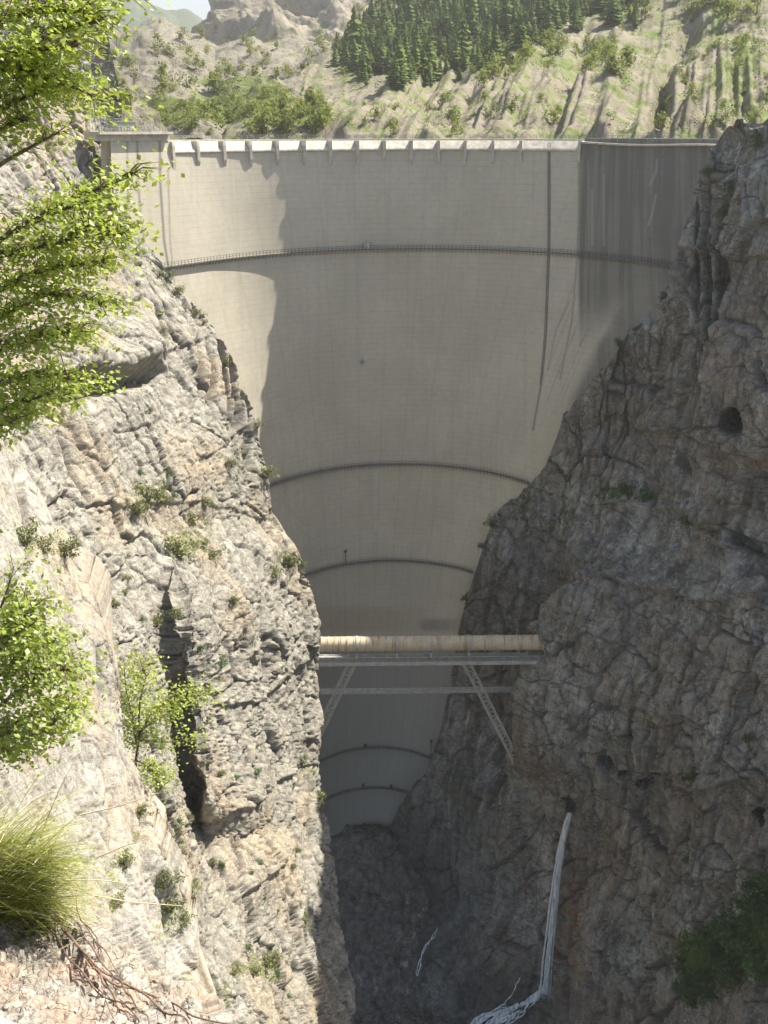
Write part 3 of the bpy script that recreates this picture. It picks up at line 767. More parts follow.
dark = np.maximum(dark, 0.5 * np.exp(-((qx - 432) / 34) ** 2) * np.exp(-((qy - 625) / 7) ** 4) * sstep(415, 425, qx))
dark = np.maximum(dark, 0.45 * np.exp(-(((qx - 362) / 5) ** 2 + ((qy - 362) / 1.5) ** 2)) + 0.45 * np.exp(-(((qx - 362) / 1.5) ** 2 + ((qy - 362) / 6) ** 2)))
pink = 0.45 * sstep(603, 612, qy + 0.0005 * (qx - 380) ** 2) * (1 - sstep(628, 636, qy)) * (1 - sstep(380, 450, qx))
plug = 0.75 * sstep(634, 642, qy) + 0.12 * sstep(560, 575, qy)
light = 0.0 * dark
for pts, w, a in (([(650, 185), (656, 172), (657, 160)], 0.9, .5), ([(656, 195), (652, 215), (648, 225)], 0.9, .5), ([(592, 190), (592, 245)], 0.9, .45), ([(604, 175), (604, 245)], 0.9, .4), ([(588, 160), (589, 250)], 0.7, .3)):
    dd, _ = polydist(qx.astype(F32), qy.astype(F32), pts); light = np.maximum(light, a * np.exp(-(dd / w) ** 2))
Z0 = 0 * T
XS = P[..., 0]
streak = 0.5 + 0.45 * perlin(np.stack([XS / 2.2, D / 45, Z0], -1), 33) + 0.4 * perlin(np.stack([XS / 0.9, D / 60, Z0], -1), 34) + 0.25 * perlin(np.stack([XS / 0.45, D / 30, Z0], -1), 35)
pan = hash2(np.floor(T / 0.135 + 40).astype(np.int32), np.floor(D / 5.1).astype(np.int32), 3)
streak = streak + 0.10 * (pan - 0.5)
fr = np.abs(np.mod(T / 0.135 + 0.5, 1.0) - 0.5) * 0.135 * np.polyval(_R, D)
dark = np.maximum(dark, 0.10 * np.exp(-(fr / 0.28) ** 2))
thick = np.interp(drs, [0, 40, 252], [3.4, 7, 24])
Pu = dam_pt(T, D, -thick[:, None] + 0 * T)
nr, nc = P.shape[:2]
V = np.concatenate([P.reshape(-1, 3), Pu.reshape(-1, 3)]) - DL
i = np.arange(nr * nc).reshape(nr, nc); j = i + nr * nc
top = np.stack([i[0, :-1], i[0, 1:], j[0, 1:], j[0, :-1]], -1)
sd = [np.stack([a[:-1], a[1:], b[1:], b[:-1]], -1) for a, b in ((i[:, 0], j[:, 0]), (j[:, -1], i[:, -1]))]
Fq = np.concatenate([grid_faces(nr, nc), grid_faces(nr, nc)[:, ::-1] + nr * nc, top] + sd)
z1 = np.zeros(nr * nc)
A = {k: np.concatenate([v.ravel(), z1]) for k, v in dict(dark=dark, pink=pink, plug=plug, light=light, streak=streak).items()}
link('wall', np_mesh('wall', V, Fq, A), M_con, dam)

# spillway crest: lips between piers, the road bridge on the piers
CR = 3.0
pier_px = [173, 198, 224, 250.5, 277, 304, 330.5, 357.5, 384, 411, 438, 465, 492.5, 520.5]
pier_th = [dam_th(x, CR + 3) for x in pier_px] + [dam_th(579, CR + 3)]
def strip(mb, th0, th1, prof, n=8):
    """extrude a profile of (out, drop) along the crest"""
    tt = np.linspace(th0, th1, n); k = len(prof)
    V = np.stack([dam_pt(tt, np.full(n, b), a) for a, b in prof], 1)
    V[:, :, :] = np.stack([crest_pt(tt, a, b) for a, b in prof], 1)
    i = np.arange(n * k).reshape(n, k); j = np.roll(i, -1, 1)
    mb.add(V, np.stack([i[:-1], i[1:], j[1:], j[:-1]], -1).reshape(-1, 4))
    mb.add(V[0], [list(range(k))[::-1]] if k == 4 else [[0, q + 1, q] for q in range(1, k - 1)])
    mb.add(V[-1], [list(range(k))] if k == 4 else [[0, q, q + 1] for q in range(1, k - 1)])
def crest_pt(th, out, drop, ref=5.0):
    p = dam_pt(th, np.full(np.shape(th), ref), out)
    p = np.array(p); p[..., 2] = CAMZ - drop
    return p
for k in range(len(pier_th) - 1):
    a, b = pier_th[k] + 0.006, pier_th[k + 1] - 0.006
    mb = MB(); strip(mb, a, b, [(0.3, 6.0), (0.55, 5.7), (0.5, 5.4), (0.25, 5.05), (-1.9, 2.95), (-3.05, 2.95), (-3.05, 6.0)])
    dpart(mb, 'spillway_lip', M_white)
for k, t0 in enumerate(pier_th):
    mb = MB(); w = 0.0052
    big = k == 0
    prof = [(-3.4, 2.95), (0.7, 2.95), (0.85, 4.2), (0.8, 8.0), (0.2, 10.2 if not big else 14), (-0.5, 10.2 if not big else 14), (-3.4, 6)]
    strip(mb, t0 - w, t0 + w, prof, 2)
    dpart(mb, 'crest_pier', M_con2)
mb = MB(); strip(mb, pier_th[0] - 0.004, pier_th[-1] + 0.004, [(-6.6, 2.5), (-6.6, 2.9), (-3.1, 2.9), (-3.1, 2.5)], 60)
dpart(mb, 'road_deck', M_con2)
def crest_rail(th0, th1, out, drop, h, step, rails=(1.0, 0.5), pw=0.1, parent=None, mat=None, name='railing'):
    mb = MB(); L = abs(th1 - th0) * 88; n = max(2, int(L / step))
    tt = np.linspace(th0, th1, n + 1)
    q = crest_pt(tt, out, drop)
    for p in q: mb.bar(p, p + np.array([0, 0, h]), pw, pw)
    for r in rails:
        for p0, p1 in zip(q[:-1], q[1:]): mb.bar(p0 + np.array([0, 0, h * r]), p1 + np.array([0, 0, h * r]), 0.07, 0.07)
    return dpart(mb, name, mat or M_rail, parent)
crest_rail(pier_th[0], pier_th[-1], -3.2, 2.5, 1.15, 1.9)
crest_rail(pier_th[0], pier_th[-1], -6.5, 2.5, 1.15, 1.9)

# the two end blocks of the crest
tL = dam_th(109, 2.0)
mb = MB(); strip(mb, pier_th[0] - 0.16 * 0 - 0.006, tL - 0.06, [(-5, 0.35), (-5, 1.0), (1.5, 1.0), (1.5, 0.35)][::-1], 12)
dpart(mb, 'deck_slab', M_con2)
mb = MB(); strip(mb, pier_th[0] - 0.006, tL - 0.06, [(-4.8, 1.01), (-4.8, 2.19), (0.03, 2.6), (0.03, 1.01)][::-1], 12)
dpart(mb, 'block_cap', M_con2)
crest_rail(tL - 0.05, pier_th[0] - 0.01, 1.3, 0.35, 1.3, 1.0, (1.0, 0.66, 0.33))
crest_rail(tL - 0.05, dam_th(144, 2), -1.0, 0.35, 3.2, 0.9, (1.0, 0.75, 0.5, 0.25), name='fence')
crest_rail(tL - 0.05, dam_th(144, 2), -4.5, 0.35, 3.2, 0.9, (1.0, 0.75, 0.5, 0.25), name='fence')
hut = MB(); a0 = crest_pt(dam_th(118, 2), -2.8, 0.35); a1 = crest_pt(dam_th(139, 2), -2.8, 0.35)
ax = a1 - a0; hut.box((a0 + a1) / 2 + np.array([0, 0, 1.2]), (np.linalg.norm(ax) * 0.9, 2.2, 2.4), ax)
hut.box((a0 + a1) / 2 + np.array([0, 0, 2.5]), (np.linalg.norm(ax) * 0.97, 2.8, 0.16), ax)
dpart(hut, 'control_hut', M_iron)
tR0, tR1 = pier_th[-1] + 0.006, dam_th(722, 6)
n = 24; tt = np.linspace(tR0, tR1, n)
mb = MB(); wav = 3.1 + 0.012 * np.arange(n) * 3 + 0.35 * np.sin(np.linspace(0, 5, n))
rows = []
for k in range(n):
    rows.append([crest_pt(tt[k], o_, float(d_)) for o_, d_ in ((-3.4, wav[k] - 0.35), (0.9, wav[k]), (0.9, wav[k] + 0.5), (-3.4, wav[k] + 0.6))])
rows = np.array(rows); i = np.arange(n * 4).reshape(n, 4); j = np.roll(i, -1, 1)
mb.add(rows, np.stack([i[:-1], i[1:], j[1:], j[:-1]], -1).reshape(-1, 4))
dpart(mb, 'abutment_walkway', M_con2)
crest_rail(tR0, tR1, 0.6, 3.0, 1.5, 1.6, (1.0, 0.5))
crest_rail(tR0, tR1, -3.0, 2.8, 2.0, 1.6, (1.0, 0.66, 0.33))

# galleries: ledges on the face with railings and struts
def gallery(drop, px0, px1, step, h=1.15, lamps=()):
    t0, t1 = dam_th(px0, drop), dam_th(px1, drop)
    n = max(8, int((t1 - t0) * np.polyval(_R, drop) / step))
    tt = np.linspace(t0, t1, n + 1)
    mb = MB(); rows = []
    a = np.stack([dam_pt(tt, np.full(n + 1, drop + b), 0.0) for b in (0, 0.25)], 1)
    p0 = dam_pt(tt, np.full(n + 1, drop), -0.4); p1 = dam_pt(tt, np.full(n + 1, drop), 1.25)
    V = np.stack([p0, p1, p1 - [0, 0, 0.22], p0 - [0, 0, 0.22]], 1)
    i = np.arange((n + 1) * 4).reshape(n + 1, 4); j = np.roll(i, -1, 1)
    mb.add(V, np.stack([i[:-1], i[1:], j[1:], j[:-1]], -1).reshape(-1, 4))
    for k in range(n + 1): mb.bar(p1[k] - [0, 0, 0.2], dam_pt(tt[k], drop + 1.3, -0.05), 0.1, 0.1)
    g = dpart(mb, 'gallery', M_dkcon)
    mb = MB()
    for k in range(n + 1): mb.bar(p1[k], p1[k] + [0, 0, h], 0.09, 0.09)
    for hh in (h, h * 0.5):
        for k in range(n): mb.bar(p1[k] + [0, 0, hh], p1[k + 1] + [0, 0, hh], 0.07, 0.07)
    dpart(mb, 'railing', M_dksteel, g)
    return g
gallery(35, 158, 690, 1.25); gallery(105, 262, 530, 1.25); gallery(139, 300, 474, 1.3); gallery(211, 312, 436, 1.4); gallery(228, 325, 410, 1.5)
mb = MB()                                   # small cabin on the upper gallery
c = dam_pt(dam_th(366, 35), 35, 0.7); mb.box(c + [0, 0, 1.15], (1.6, 1.0, 1.9)); mb.box(c + [0, 0, 2.2], (1.9, 1.3, 0.14))
dpart(mb, 'instrument_cabin', M_iron)
def lamp(px, drop, h):
    c = dam_pt(dam_th(px, drop), drop, 0.7); mb = MB()
    mb.bar(c, c + [0, 0, h], 0.22, 0.22); mb.box(c + [0, -0.3, h], (0.9, 1.0, 0.6))
    dpart(mb, 'lamp_post', M_dksteel)
lamp(345, 139, 5.0); lamp(432, 211, 7.5); lamp(363, 228, 1.6); lamp(391, 228, 1.4); lamp(365, 211, 1.4)
mb = MB()                                   # access ladder down the face, hoops and stringers
pts = [(549, 143), (549, 190), (549, 240), (547.5, 290), (545, 340), (541, 385)]
lad = []
for (x, y) in pts:
    Yd = dam_Y(x, y); lad.append(W(x, y, Yd - 0.35))
lad = np.array(lad)
for off in (-0.35, 0.35):
    for p, q in zip(lad[:-1], lad[1:]): mb.bar(p + [off, 0, 0], q + [off, 0, 0], 0.09, 0.09)
for p, q in zip(lad[:-1], lad[1:]):
    m = int(np.linalg.norm(q - p) / 0.9)
    for k in range(m):
        c = p + (q - p) * k / m; mb.bar(c - [0.35, 0, 0], c + [0.35, 0, 0], 0.06, 0.06)
dpart(mb, 'ladder', M_dksteel)

# ================================================================== bridges
t = NT('rusty_pipe')
n = t.noise(0.35, 6, 0.65); n2 = t.noise(1.1, 5, 0.7, sc=(1, 0.12, 0.12))
pc = t.mix(t.ramp(n, 0.35, 0.65), (0.52, 0.44, 0.30), (0.62, 0.56, 0.42))
pc = t.mix(t.ramp(n2, 0.48, 0.66, 0.0, 0.75), pc, (0.30, 0.18, 0.08))
M_pipe = t.done(t.bsdf(pc, 0.6, spec=0.3))
BY = 256.0
def Bp(px, py, Y=BY): return W(px, py, Y)
bA, bB = Bp(296, 645.5), Bp(556, 641)
bz = (bA[2] + bB[2]) / 2; bA[2] = bz - 0.4; bB[2] = bz + 0.4
br = empty('pipe_bridge', tuple((bA + bB) / 2))
tag(br, 'steel bridge carrying a fat rust streaked pipe across the gorge on two raking struts', 'bridge')
BL = np.array(br.location); bd = (bB - bA) / np.linalg.norm(bB - bA)
def bpart(mb, name, mat, par=None, smooth=False, root=None):
    o = mb.build(name, mat, par or root or br, smooth)
    if par is None: o.location = tuple(-np.array((root or br).location))
    return o
LEN = np.linalg.norm(bB - bA)
mb = MB(); mb.tube([bA + bd * LEN * k / 30 for k in range(31)], 2.15, 20); pipe = bpart(mb, 'pipe', M_pipe, smooth=True)
mb = MB()
for k in range(1, 40):
    c = bA + bd * LEN * k / 40; mb.tube([c - bd * 0.07, c + bd * 0.07], 2.34, 20)
bpart(mb, 'flange', M_pipe, pipe)
for f_ in (0.235, 0.39, 0.665, 0.52):
    c = bA + bd * LEN * f_; mb = MB(); mb.tube([c - bd * 0.28, c + bd * 0.28], 2.4, 20); mb.box(c - [0, 0, 2.8], (0.5, 4.4, 1.6), bd)
    bpart(mb, 'saddle', M_iron)
mb = MB(); mb.bar(bA - [0, 0, 4.9], bB - [0, 0, 4.9], 4.4, 0.35); deck = bpart(mb, 'deck', M_iron)
mb = MB()
for oy in (-2.3, 2.3):
    mb.bar(bA + [0, oy, -5.25], bB + [0, oy, -5.25], 0.35, 1.15)
    mb.bar(bA + [0, oy, -3.2], bB + [0, oy, -3.2], 0.16, 0.16)
    for k in range(31):
        c = bA + bd * LEN * k / 30 + [0, oy, 0]
        mb.bar(c - [0, 0, 4.8], c - [0, 0, 3.2], 0.12, 0.12)
        if k < 30 and oy < 0: mb.bar(c - [0, 0, 4.7], c + bd * LEN / 30 - [0, 0, 3.3], 0.07, 0.07)
bpart(mb, 'girder', M_iron)
def lattice(p, q, w, name):
    d_ = (q - p); L = np.linalg.norm(d_); d_ /= L
    side = np.cross(d_, [0, 1, 0]); side /= np.linalg.norm(side)
    ends = MB()
    for s_ in (-1, 1):
        for oy in (-1.2, 1.2):
            ends.bar(p + side * s_ * w + [0, oy, 0], q + side * s_ * w + [0, oy, 0], 0.34, 0.34)
    st_ = bpart(ends, name, M_iron)
    n = int(L / 2.6)
    for oy in (-1.2, 1.2):
        lac = MB()
        for k in range(n):
            a = p + d_ * L * k / n; b = p + d_ * L * (k + 1) / n; g = -1 if k % 2 else 1
            lac.bar(a + side * g * w + [0, oy, 0], b - side * g * w + [0, oy, 0], 0.16, 0.16)
            lac.bar(a - side * w + [0, oy, 0], a + side * w + [0, oy, 0], 0.16, 0.16)
        bpart(lac, 'lacing', M_iron, st_)
lattice(Bp(354, 659), Bp(304, 764), 0.95, 'strut')
lattice(Bp(464, 658), Bp(516, 760), 0.95, 'strut')

mb = MB(); mb.box(Bp(549, 648) + np.array([2.5, 0, -1.5]), (6, 7, 9)); bpart(mb, 'abutment', M_con2)

fA, fB = W(296, 692.5, 272), W(556, 686.2, 272)
fz = (fA[2] + fB[2]) / 2; fA[2] = fz - 0.5; fB[2] = fz + 0.5
fb = empty('footbridge', tuple((fA + fB) / 2)); tag(fb, 'thin lower footbridge with railings crossing under the pipe bridge', 'bridge')
mb = MB(); mb.bar(fA, fB, 1.8, 0.3); bpart(mb, 'deck', M_iron, root=fb)
mb = MB()
for oy in (-0.9, 0.9): mb.bar(fA + [0, oy, -0.45], fB + [0, oy, -0.45], 0.25, 0.7)
bpart(mb, 'girder', M_iron, root=fb)
mb = MB(); fd = fB - fA
for oy in (-0.85, 0.85):
    for h in (0.6, 1.2): mb.bar(fA + [0, oy, h], fB + [0, oy, h], 0.07, 0.07)
    for k in range(36): mb.bar(fA + fd * k / 35 + [0, oy, 0.1], fA + fd * k / 35 + [0, oy, 1.2], 0.08, 0.08)
bpart(mb, 'railing', M_rail, root=fb)

# ================================================================== water
t = NT('falling_water')
n = t.noise(1.2, 6, 0.7, sc=(1, 1, 0.12))
wb = t.bsdf((0.80, 0.83, 0.84), 0.35, spec=0.4)
tp = t.n('ShaderNodeBsdfTransparent').outputs[0]
mx = t.n('ShaderNodeMixShader', Fac=t.ramp(n, 0.30, 0.60, 0.22, 0.92))
t.t.links.new(tp, mx.inputs[1]); t.t.links.new(wb, mx.inputs[2])
M_water = t.done(mx.outputs[0])
top_, _ = on(RC, 571, 818)
ytop = top_[1] - 1.5
fall = MB()
xs = [(570.5, 813), (568, 822), (564, 838), (560.5, 858), (557, 882), (554, 908), (551, 936), (548.5, 962), (546.5, 986), (545.5, 993)]
path = np.array([W(x, y, ytop - 7.0 * (k / 9.0) ** 1.3) for k, (x, y) in enumerate(xs)])
tt = np.linspace(0, len(path) - 1, 60)
path = np.stack([np.interp(tt, np.arange(len(path)), path[:, c]) for c in range(3)], -1)
for k in range(30):
    off = RNG.normal(size=3) * np.array([0.5, 0.4, 0])
    sp = np.linspace(0.35, 1.25, 60)[:, None]
    w_ = perlin(np.stack([np.arange(60) / 7.0, np.full(60, k * 5.3), np.zeros(60)], -1), 12)[:, None] * np.array([0.14, 0.1, 0])
    fall.tube(path + off * sp + w_ * sp, np.linspace(0.36, 0.2, 60) * RNG.uniform(0.4, 1.3) * (0.8 + 0.4 * RNG.random(60)), 6)
def drops(mb, C, r):
    T_ = np.array([(1, 1, 1), (1, -1, -1), (-1, 1, -1), (-1, -1, 1)]) * 0.6
    V_ = C[:, None] + T_[None] * r[:, None, None]
    k_ = np.arange(len(C))[:, None] * 4
    mb.add(V_, np.concatenate([k_ + np.array([f_]) for f_ in ((0, 1, 2), (0, 3, 1), (0, 2, 3), (1, 3, 2))]))
nd = 1500; ii = (60 * RNG.random(nd) ** 0.8).astype(int).clip(0, 59)
drops(fall, path[ii] + RNG.normal(size=(nd, 3)) * np.array([0.55, 0.5, 0.8]) * (0.6 + ii[:, None] / 50.0), RNG.uniform(0.05, 0.13, nd))
nd = 900
drops(fall, path[-1] + np.array([0, 0, 0.5]) + RNG.normal(size=(nd, 3)) * np.array([1.8, 1.2, 1.1]), RNG.uniform(0.05, 0.14, nd))
o = fall.build('waterfall', M_water, smooth=True); tag(o, 'slim white waterfall jetting from a hole in the shaded cliff', 'waterfall', kind='structure')

def surf(px, py):
    a, na = on(RC, px, py)
    d_ = (GX - px) ** 2 + (GY - py) ** 2 + GFP[::2, ::2, 1] * 0.02
    i = int(np.argmin(d_)); b = GFP[::2, ::2].reshape(-1, 3)[i]
    if d_.ravel()[i] < 30 and b[1] < a[1]: return b, np.array([0, -0.5, 0.86])
    return a, na
cas = MB()
GX, GY = proj(GFP[::2, ::2])
def trickle(pts, r, n=20, j=1.2):
    pts = np.array(pts, float); tt = np.linspace(0, len(pts) - 1, n)
    q = np.stack([np.interp(tt, np.arange(len(pts)), pts[:, c]) for c in range(2)], -1) + RNG.normal(size=(n, 2)) * j
    P_ = np.array([surf(*c)[0] + surf(*c)[1] * 0.7 for c in q])
    P_[1:-1] = (P_[:-2] + P_[1:-1] + P_[2:]) / 3
    cas.tube(P_, r * (0.6 + 0.5 * RNG.random(n)), 6)
for k in range(20):
    e = RNG.uniform(-1, 1)
    trickle([(545, 988), (532 + e * 4, 998 + abs(e) * 4), (514 + e * 9, 1010 + e * 5), (492 + e * 16, 1022 + e * 5), (478 + e * 16, 1034)], 0.3, 24, 2.0)
trickle([(523, 976), (514, 990), (505, 1002)], 0.2, 12, 1.0); trickle([(505, 1004), (490, 1012), (474, 1020)], 0.25, 14, 1.2)
trickle([(439, 928), (430, 942), (422, 958), (416, 974)], 0.22, 18, 1.6); trickle([(437, 934), (428, 945), (421, 956)], 0.18, 14, 1.6); trickle([(420, 958), (416, 976)], 0.18, 8, 1.4)
o = cas.build('stream', M_water, smooth=True); tag(o, 'white cascades running over dark wet rocks in the gorge bottom', 'stream', kind='structure')

# ================================================================== plants
M_leaf = leaf_mat('lime_leaves', (0.40, 0.52, 0.085), 0.25, 0.55, 2.0)
M_leaf2 = leaf_mat('shrub_leaves', (0.19, 0.225, 0.07), 0.3, 0.4, 0.4)
M_leaf3 = leaf_mat('dark_shrub_leaves', (0.07, 0.165, 0.03), 0.3, 0.3, 0.4)
M_con_leaf = leaf_mat('conifer_needles', (0.185, 0.265, 0.09), 0.45, 0.35, 0.08, 0.0)
M_bush = leaf_mat('valley_leaves', (0.27, 0.33, 0.085), 0.35, 0.4, 0.06, 0.0)
M_under = leaf_mat('scrub_leaves', (0.16, 0.20, 0.06), 0.4, 0.3, 0.03, 0.0)
M_bark = plain('bark', (0.16, 0.125, 0.09), 0.9, 0.35, 9.0, bump=0.5)

def leaf_quads(C, size, flat=0.5, droop=None, aspect=0.5):
    """pointed leaves (two quads folded on the midrib) at centres C"""
    n = len(C); size = np.broadcast_to(size, (n,))
    ax = RNG.normal(size=(n, 3)); ax[:, 2] *= flat
    if droop is not None: ax = ax * 0.7 + droop
    ax /= np.linalg.norm(ax, axis=1)[:, None]
    up = RNG.normal(size=(n, 3)) * 0.55 + np.array([0, 0, 1.0])
    sd = np.cross(ax, up); sd /= np.linalg.norm(sd, axis=1)[:, None] + 1e-9
    nm = np.cross(sd, ax)
    L = size[:, None]
    b = C - ax * L * 0.5; tp = C + ax * L * 0.5 - nm * L * 0.08
    m = C - nm * L * 0.10
    l = C + sd * L * aspect * 0.5; r = C - sd * L * aspect * 0.5
    V = np.stack([b, l, tp, r, m], 1)
    k = np.arange(n)[:, None] * 5
    Fq = np.concatenate([k + np.array([[0, 1, 2, 4]]), k + np.array([[0, 4, 2, 3]])])
    return V.reshape(-1, 3), Fq

def shrub_mesh(name, n, seed, leaf=0.16, tall=0.8):
    """a rounded clump about one metre across: leaves in lumps"""
    rg = np.random.default_rng(seed)
    lumps = rg.normal(size=(9, 3)) * np.array([0.28, 0.28, 0.22 * tall]) + np.array([0, 0, 0.4 * tall])
    C = lumps[rg.integers(0, 9, n)] + rg.normal(size=(n, 3)) * 0.14
    C[:, 2] = np.maximum(C[:, 2], 0.02)
    V, Fq = leaf_quads(C, rg.uniform(0.6, 1.3, n) * leaf, 0.8)
    return np_mesh(name, V, Fq, smooth=False)
def stem_mesh(name, seed, h=0.5):
    rg = np.random.default_rng(seed); mb = MB()
    for k in range(5):
        e = rg.normal(size=3) * np.array([0.25, 0.25, 0.05]) + np.array([0, 0, h])
        mb.tube([np.array([0, 0, -0.15]), e * 0.5 + rg.normal(size=3) * 0.03, e], [0.03, 0.02, 0.01], 5)
    V = np.concatenate(mb.V); me = bpy.data.meshes.new(name)
    me.from_pydata(V.tolist(), [], [f for a in mb.F4 + mb.F3 for f in a.tolist()]); me.update(); me.materials.append(M_bark)
    return me
SHR = [shrub_mesh('foliage', 420, 20 + k, 0.15) for k in range(4)]
SHRD = [shrub_mesh('foliage', 420, 30 + k, 0.15) for k in range(3)]
for m in SHR: m.materials.append(M_leaf2)
for m in SHRD: m.materials.append(M_leaf3)
STEM = [stem_mesh('stem', 40 + k) for k in range(3)]
def shrub(sheet_, px, py, size, label, group=None, dark=False, name='shrub', tall=1.0):
    p, nrm = on(sheet_, px, py)
    o = empty(name, tuple(p + nrm * size * 0.15 - np.array([0, 0, size * 0.25])))
    o.scale = (size, size, size * tall); o.rotation_euler = (0, 0, random.uniform(0, 6.28))
    tag(o, label, 'shrub', group)
    link('foliage', random.choice(SHRD if dark else SHR), None, o); link('stem', random.choice(STEM), None, o)
    return o
near_shr = [
 (145, 497, 6.0, 'largest olive shrub in the middle of the sunlit cliff'), (134, 512, 4.0, 'small olive shrub at the lower edge of the biggest mid cliff shrub'), (190, 520, 3.6, 'green shrub on the sunlit cliff beside a pale ledge above the dark gully'),
 (176, 548, 5.0, 'wide green shrub just above the top of the dark gully'), (212, 556, 3.4, 'shrub right of the widest shrub above the gully'), (286, 560, 5.6, 'round green shrub on the cliff edge above the bridge'),
 (272, 572, 3.6, 'small shrub tucked beside the round cliff edge shrub'), (302, 562, 2.6, 'sprig of green leaning out over the cliff edge'), (230, 600, 2.8, 'small shrub in the pale blocky rock face level with the third gallery'),
 (155, 622, 2.8, 'round tuft of green beside the upper end of the dark gully'), (112, 605, 2.2, 'little green tuft by the edge of the near buttress'), (164, 278, 4.0, 'shrub growing at the foot of the dam where upper gallery ends'),
 (180, 292, 3.0, 'low shrub on the cliff rim below the upper gallery'), (196, 312, 2.6, 'small shrub on the cliff rim beside the sunlit dam face'), (258, 424, 2.4, 'tiny shrub on the cliff rim where the dam shadow line meets it'),
 (225, 365, 2.6, 'green shrub among the fluted cracks of the cliff'), (272, 470, 3.4, 'shrub on the cliff rim below the second gallery end'), (228, 464, 3.0, 'low shrub beneath the fluted cracks'),
 (300, 760, 3.2, 'bright shrub in the notch below the left strut of the bridge'), (318, 796, 3.0, 'bright green shrub hanging at the lower cliff edge'), (322, 806, 2.0, 'sprig below the shrub hanging at the lower cliff edge'),
 (264, 964, 3.4, 'bright green shrub in a crack low on the sunlit cliff'), (274, 956, 2.4, 'small shrub beside the bright low crack shrub'), (252, 974, 2.6, 'green tuft at the lower end of the bright crack shrubs'), (302, 922, 2.2, 'small tuft on the lower cliff near the gorge shadow'),
 (232, 976, 1.8, 'tiny tuft on bare rock low in the picture'), (200, 995, 2.6, 'dry olive shrub at the foot of the pale buttress'), (128, 232, 4.0, 'dull green shrub on the slope under the dam end block'), (105, 228, 5.0, 'wide dull green shrub behind the leafy branch below the dam end'),
 (70, 260, 4.0, 'shrub behind the overhanging leaves on the upper cliff'), (160, 500, 3.0, 'shrub touching the biggest mid cliff shrub on its gorge side'), (205, 505, 2.0, 'little tuft on the ledge line above the third gallery level')]
for (x, y, z, l) in near_shr: shrub(LC, x, y, z, l, 'shrubs on the sunlit cliff')
for k in range(60):
    y = RNG.uniform(260, 1000); xe = np.interp(y, *zip(*LC_edge)); x = RNG.uniform(max(np.interp(y, *zip(*NB_edge)) + 8 if y > 420 else 40, xe - 190), xe - 6)
    shrub(LC, x, y, RNG.uniform(0.9, 2.2), 'small dark green tuft rooted in a crevice of the sunlit cliff' if k % 3 == 0 else 'small olive tuft rooted in a crevice of the sunlit cliff', 'small dark tufts on the sunlit cliff' if k % 3 == 0 else 'small olive tufts on the sunlit cliff', k % 3 == 0, name='tuft')
nbs = [(60, 549, 1.5, 'bright green grassy shrub on top of the near pale buttress'), (40, 552, 1.2, 'brownish low shrub beside the grassy shrub on the near buttress'), (20, 540, 1.6, 'low shrub at the rim of the near buttress'),
       (120, 862, 0.9, 'olive tuft in the first groove of the pale buttress'), (116, 905, 0.9, 'olive tuft lower in the first groove of the pale buttress'), (168, 880, 1.2, 'bright tuft high in the wide groove of the buttress'), (174, 905, 1.2, 'bright tuft in the wide groove above its lowest tuft'),
       (182, 918, 0.9, 'lowest bright tuft in the wide groove of the buttress'), (140, 812, 0.9, 'tuft at the head of the wide groove'), (198, 992, 0.9, 'tuft at the buttress foot beside the roots'), (8, 600, 1.8, 'thin leafy shrub rooted on the near buttress above the lime tree')]
for (x, y, z, l) in nbs: shrub(NB, x, y, z, l, 'tufts and shrubs on the near buttress')
rcs = [(625, 492, 4.5, 'dark shrub on the ledge below the tunnel mouth rock'), (645, 497, 4.0, 'dark shrub on the gorge side ledge nearer the tunnel'), (605, 488, 3.4, 'dark shrub at the dam end of the ledge'), (690, 524, 3.6, 'dark shrub on the second ledge under the tunnel'), (744, 545, 3.6, 'dark shrub by a crack at the shaded cliff edge of picture'),
       (487, 522, 4.0, 'shrub sticking out where rock meets the dam above the third gallery'), (478, 545, 3.0, 'small shrub on the rock edge beside the dam face'), (462, 598, 3.0, 'small shrub on the rock edge just above the bridge'), (690, 776, 3.4, 'green shrub in the recess beside the row of windows'), (566, 800, 2.6, 'shrub hanging beside the waterfall mouth'),
       (750, 738, 3.0, 'small dark shrub on the streaked cliff face'), (690, 860, 3.0, 'shrub in the vertical crack of the lower shaded cliff'), (732, 190, 4.0, 'shrub on the pillar top near the dam end'), (722, 215, 3.4, 'yellowish shrub on the pillar below the crest end'), (760, 140, 4.0, 'shrub on the rim above the shaded pillar'),
       (705, 175, 3.0, 'shrub beside the end of the crest walkway'), (560, 470, 3.0, 'dark shrub on the steep rock by the second gallery'), (610, 340, 3.0, 'dark shrub on the abutment slope below the stained block')]
for (x, y, z, l) in rcs: shrub(RC, x, y, z, l, 'shrubs on the shaded cliff', True)
big = [(716, 950, 9, 'broad dark bush at the middle of the lower green patch'), (742, 930, 9, 'dark bush at the top of the lower green patch'), (760, 905, 8, 'highest dark bush of the lower green patch by the overhang'), (700, 975, 8, 'bush at the gorge side end of the lower green patch'), (690, 995, 6, 'lowest bush of the green patch'),
       (735, 965, 8, 'bush in the lower half of the green patch'), (762, 955, 9, 'bush at the frame edge of the green patch'), (766, 880, 7, 'bush under the dark overhang')]
for k in range(16): big.append((RNG.uniform(674, 775), 0, RNG.uniform(2.5, 5.5), 'small dark bush at the ragged edge of the lower green patch'))
big = [(x, y if y else 1000 - (x - 674) * 1.15 + RNG.uniform(-22, 30), z, l) for x, y, z, l in big]
for (x, y, z, l) in big: shrub(RC, x, y, z, l, 'bushes of the lower green patch', True, name='bush', tall=0.7)

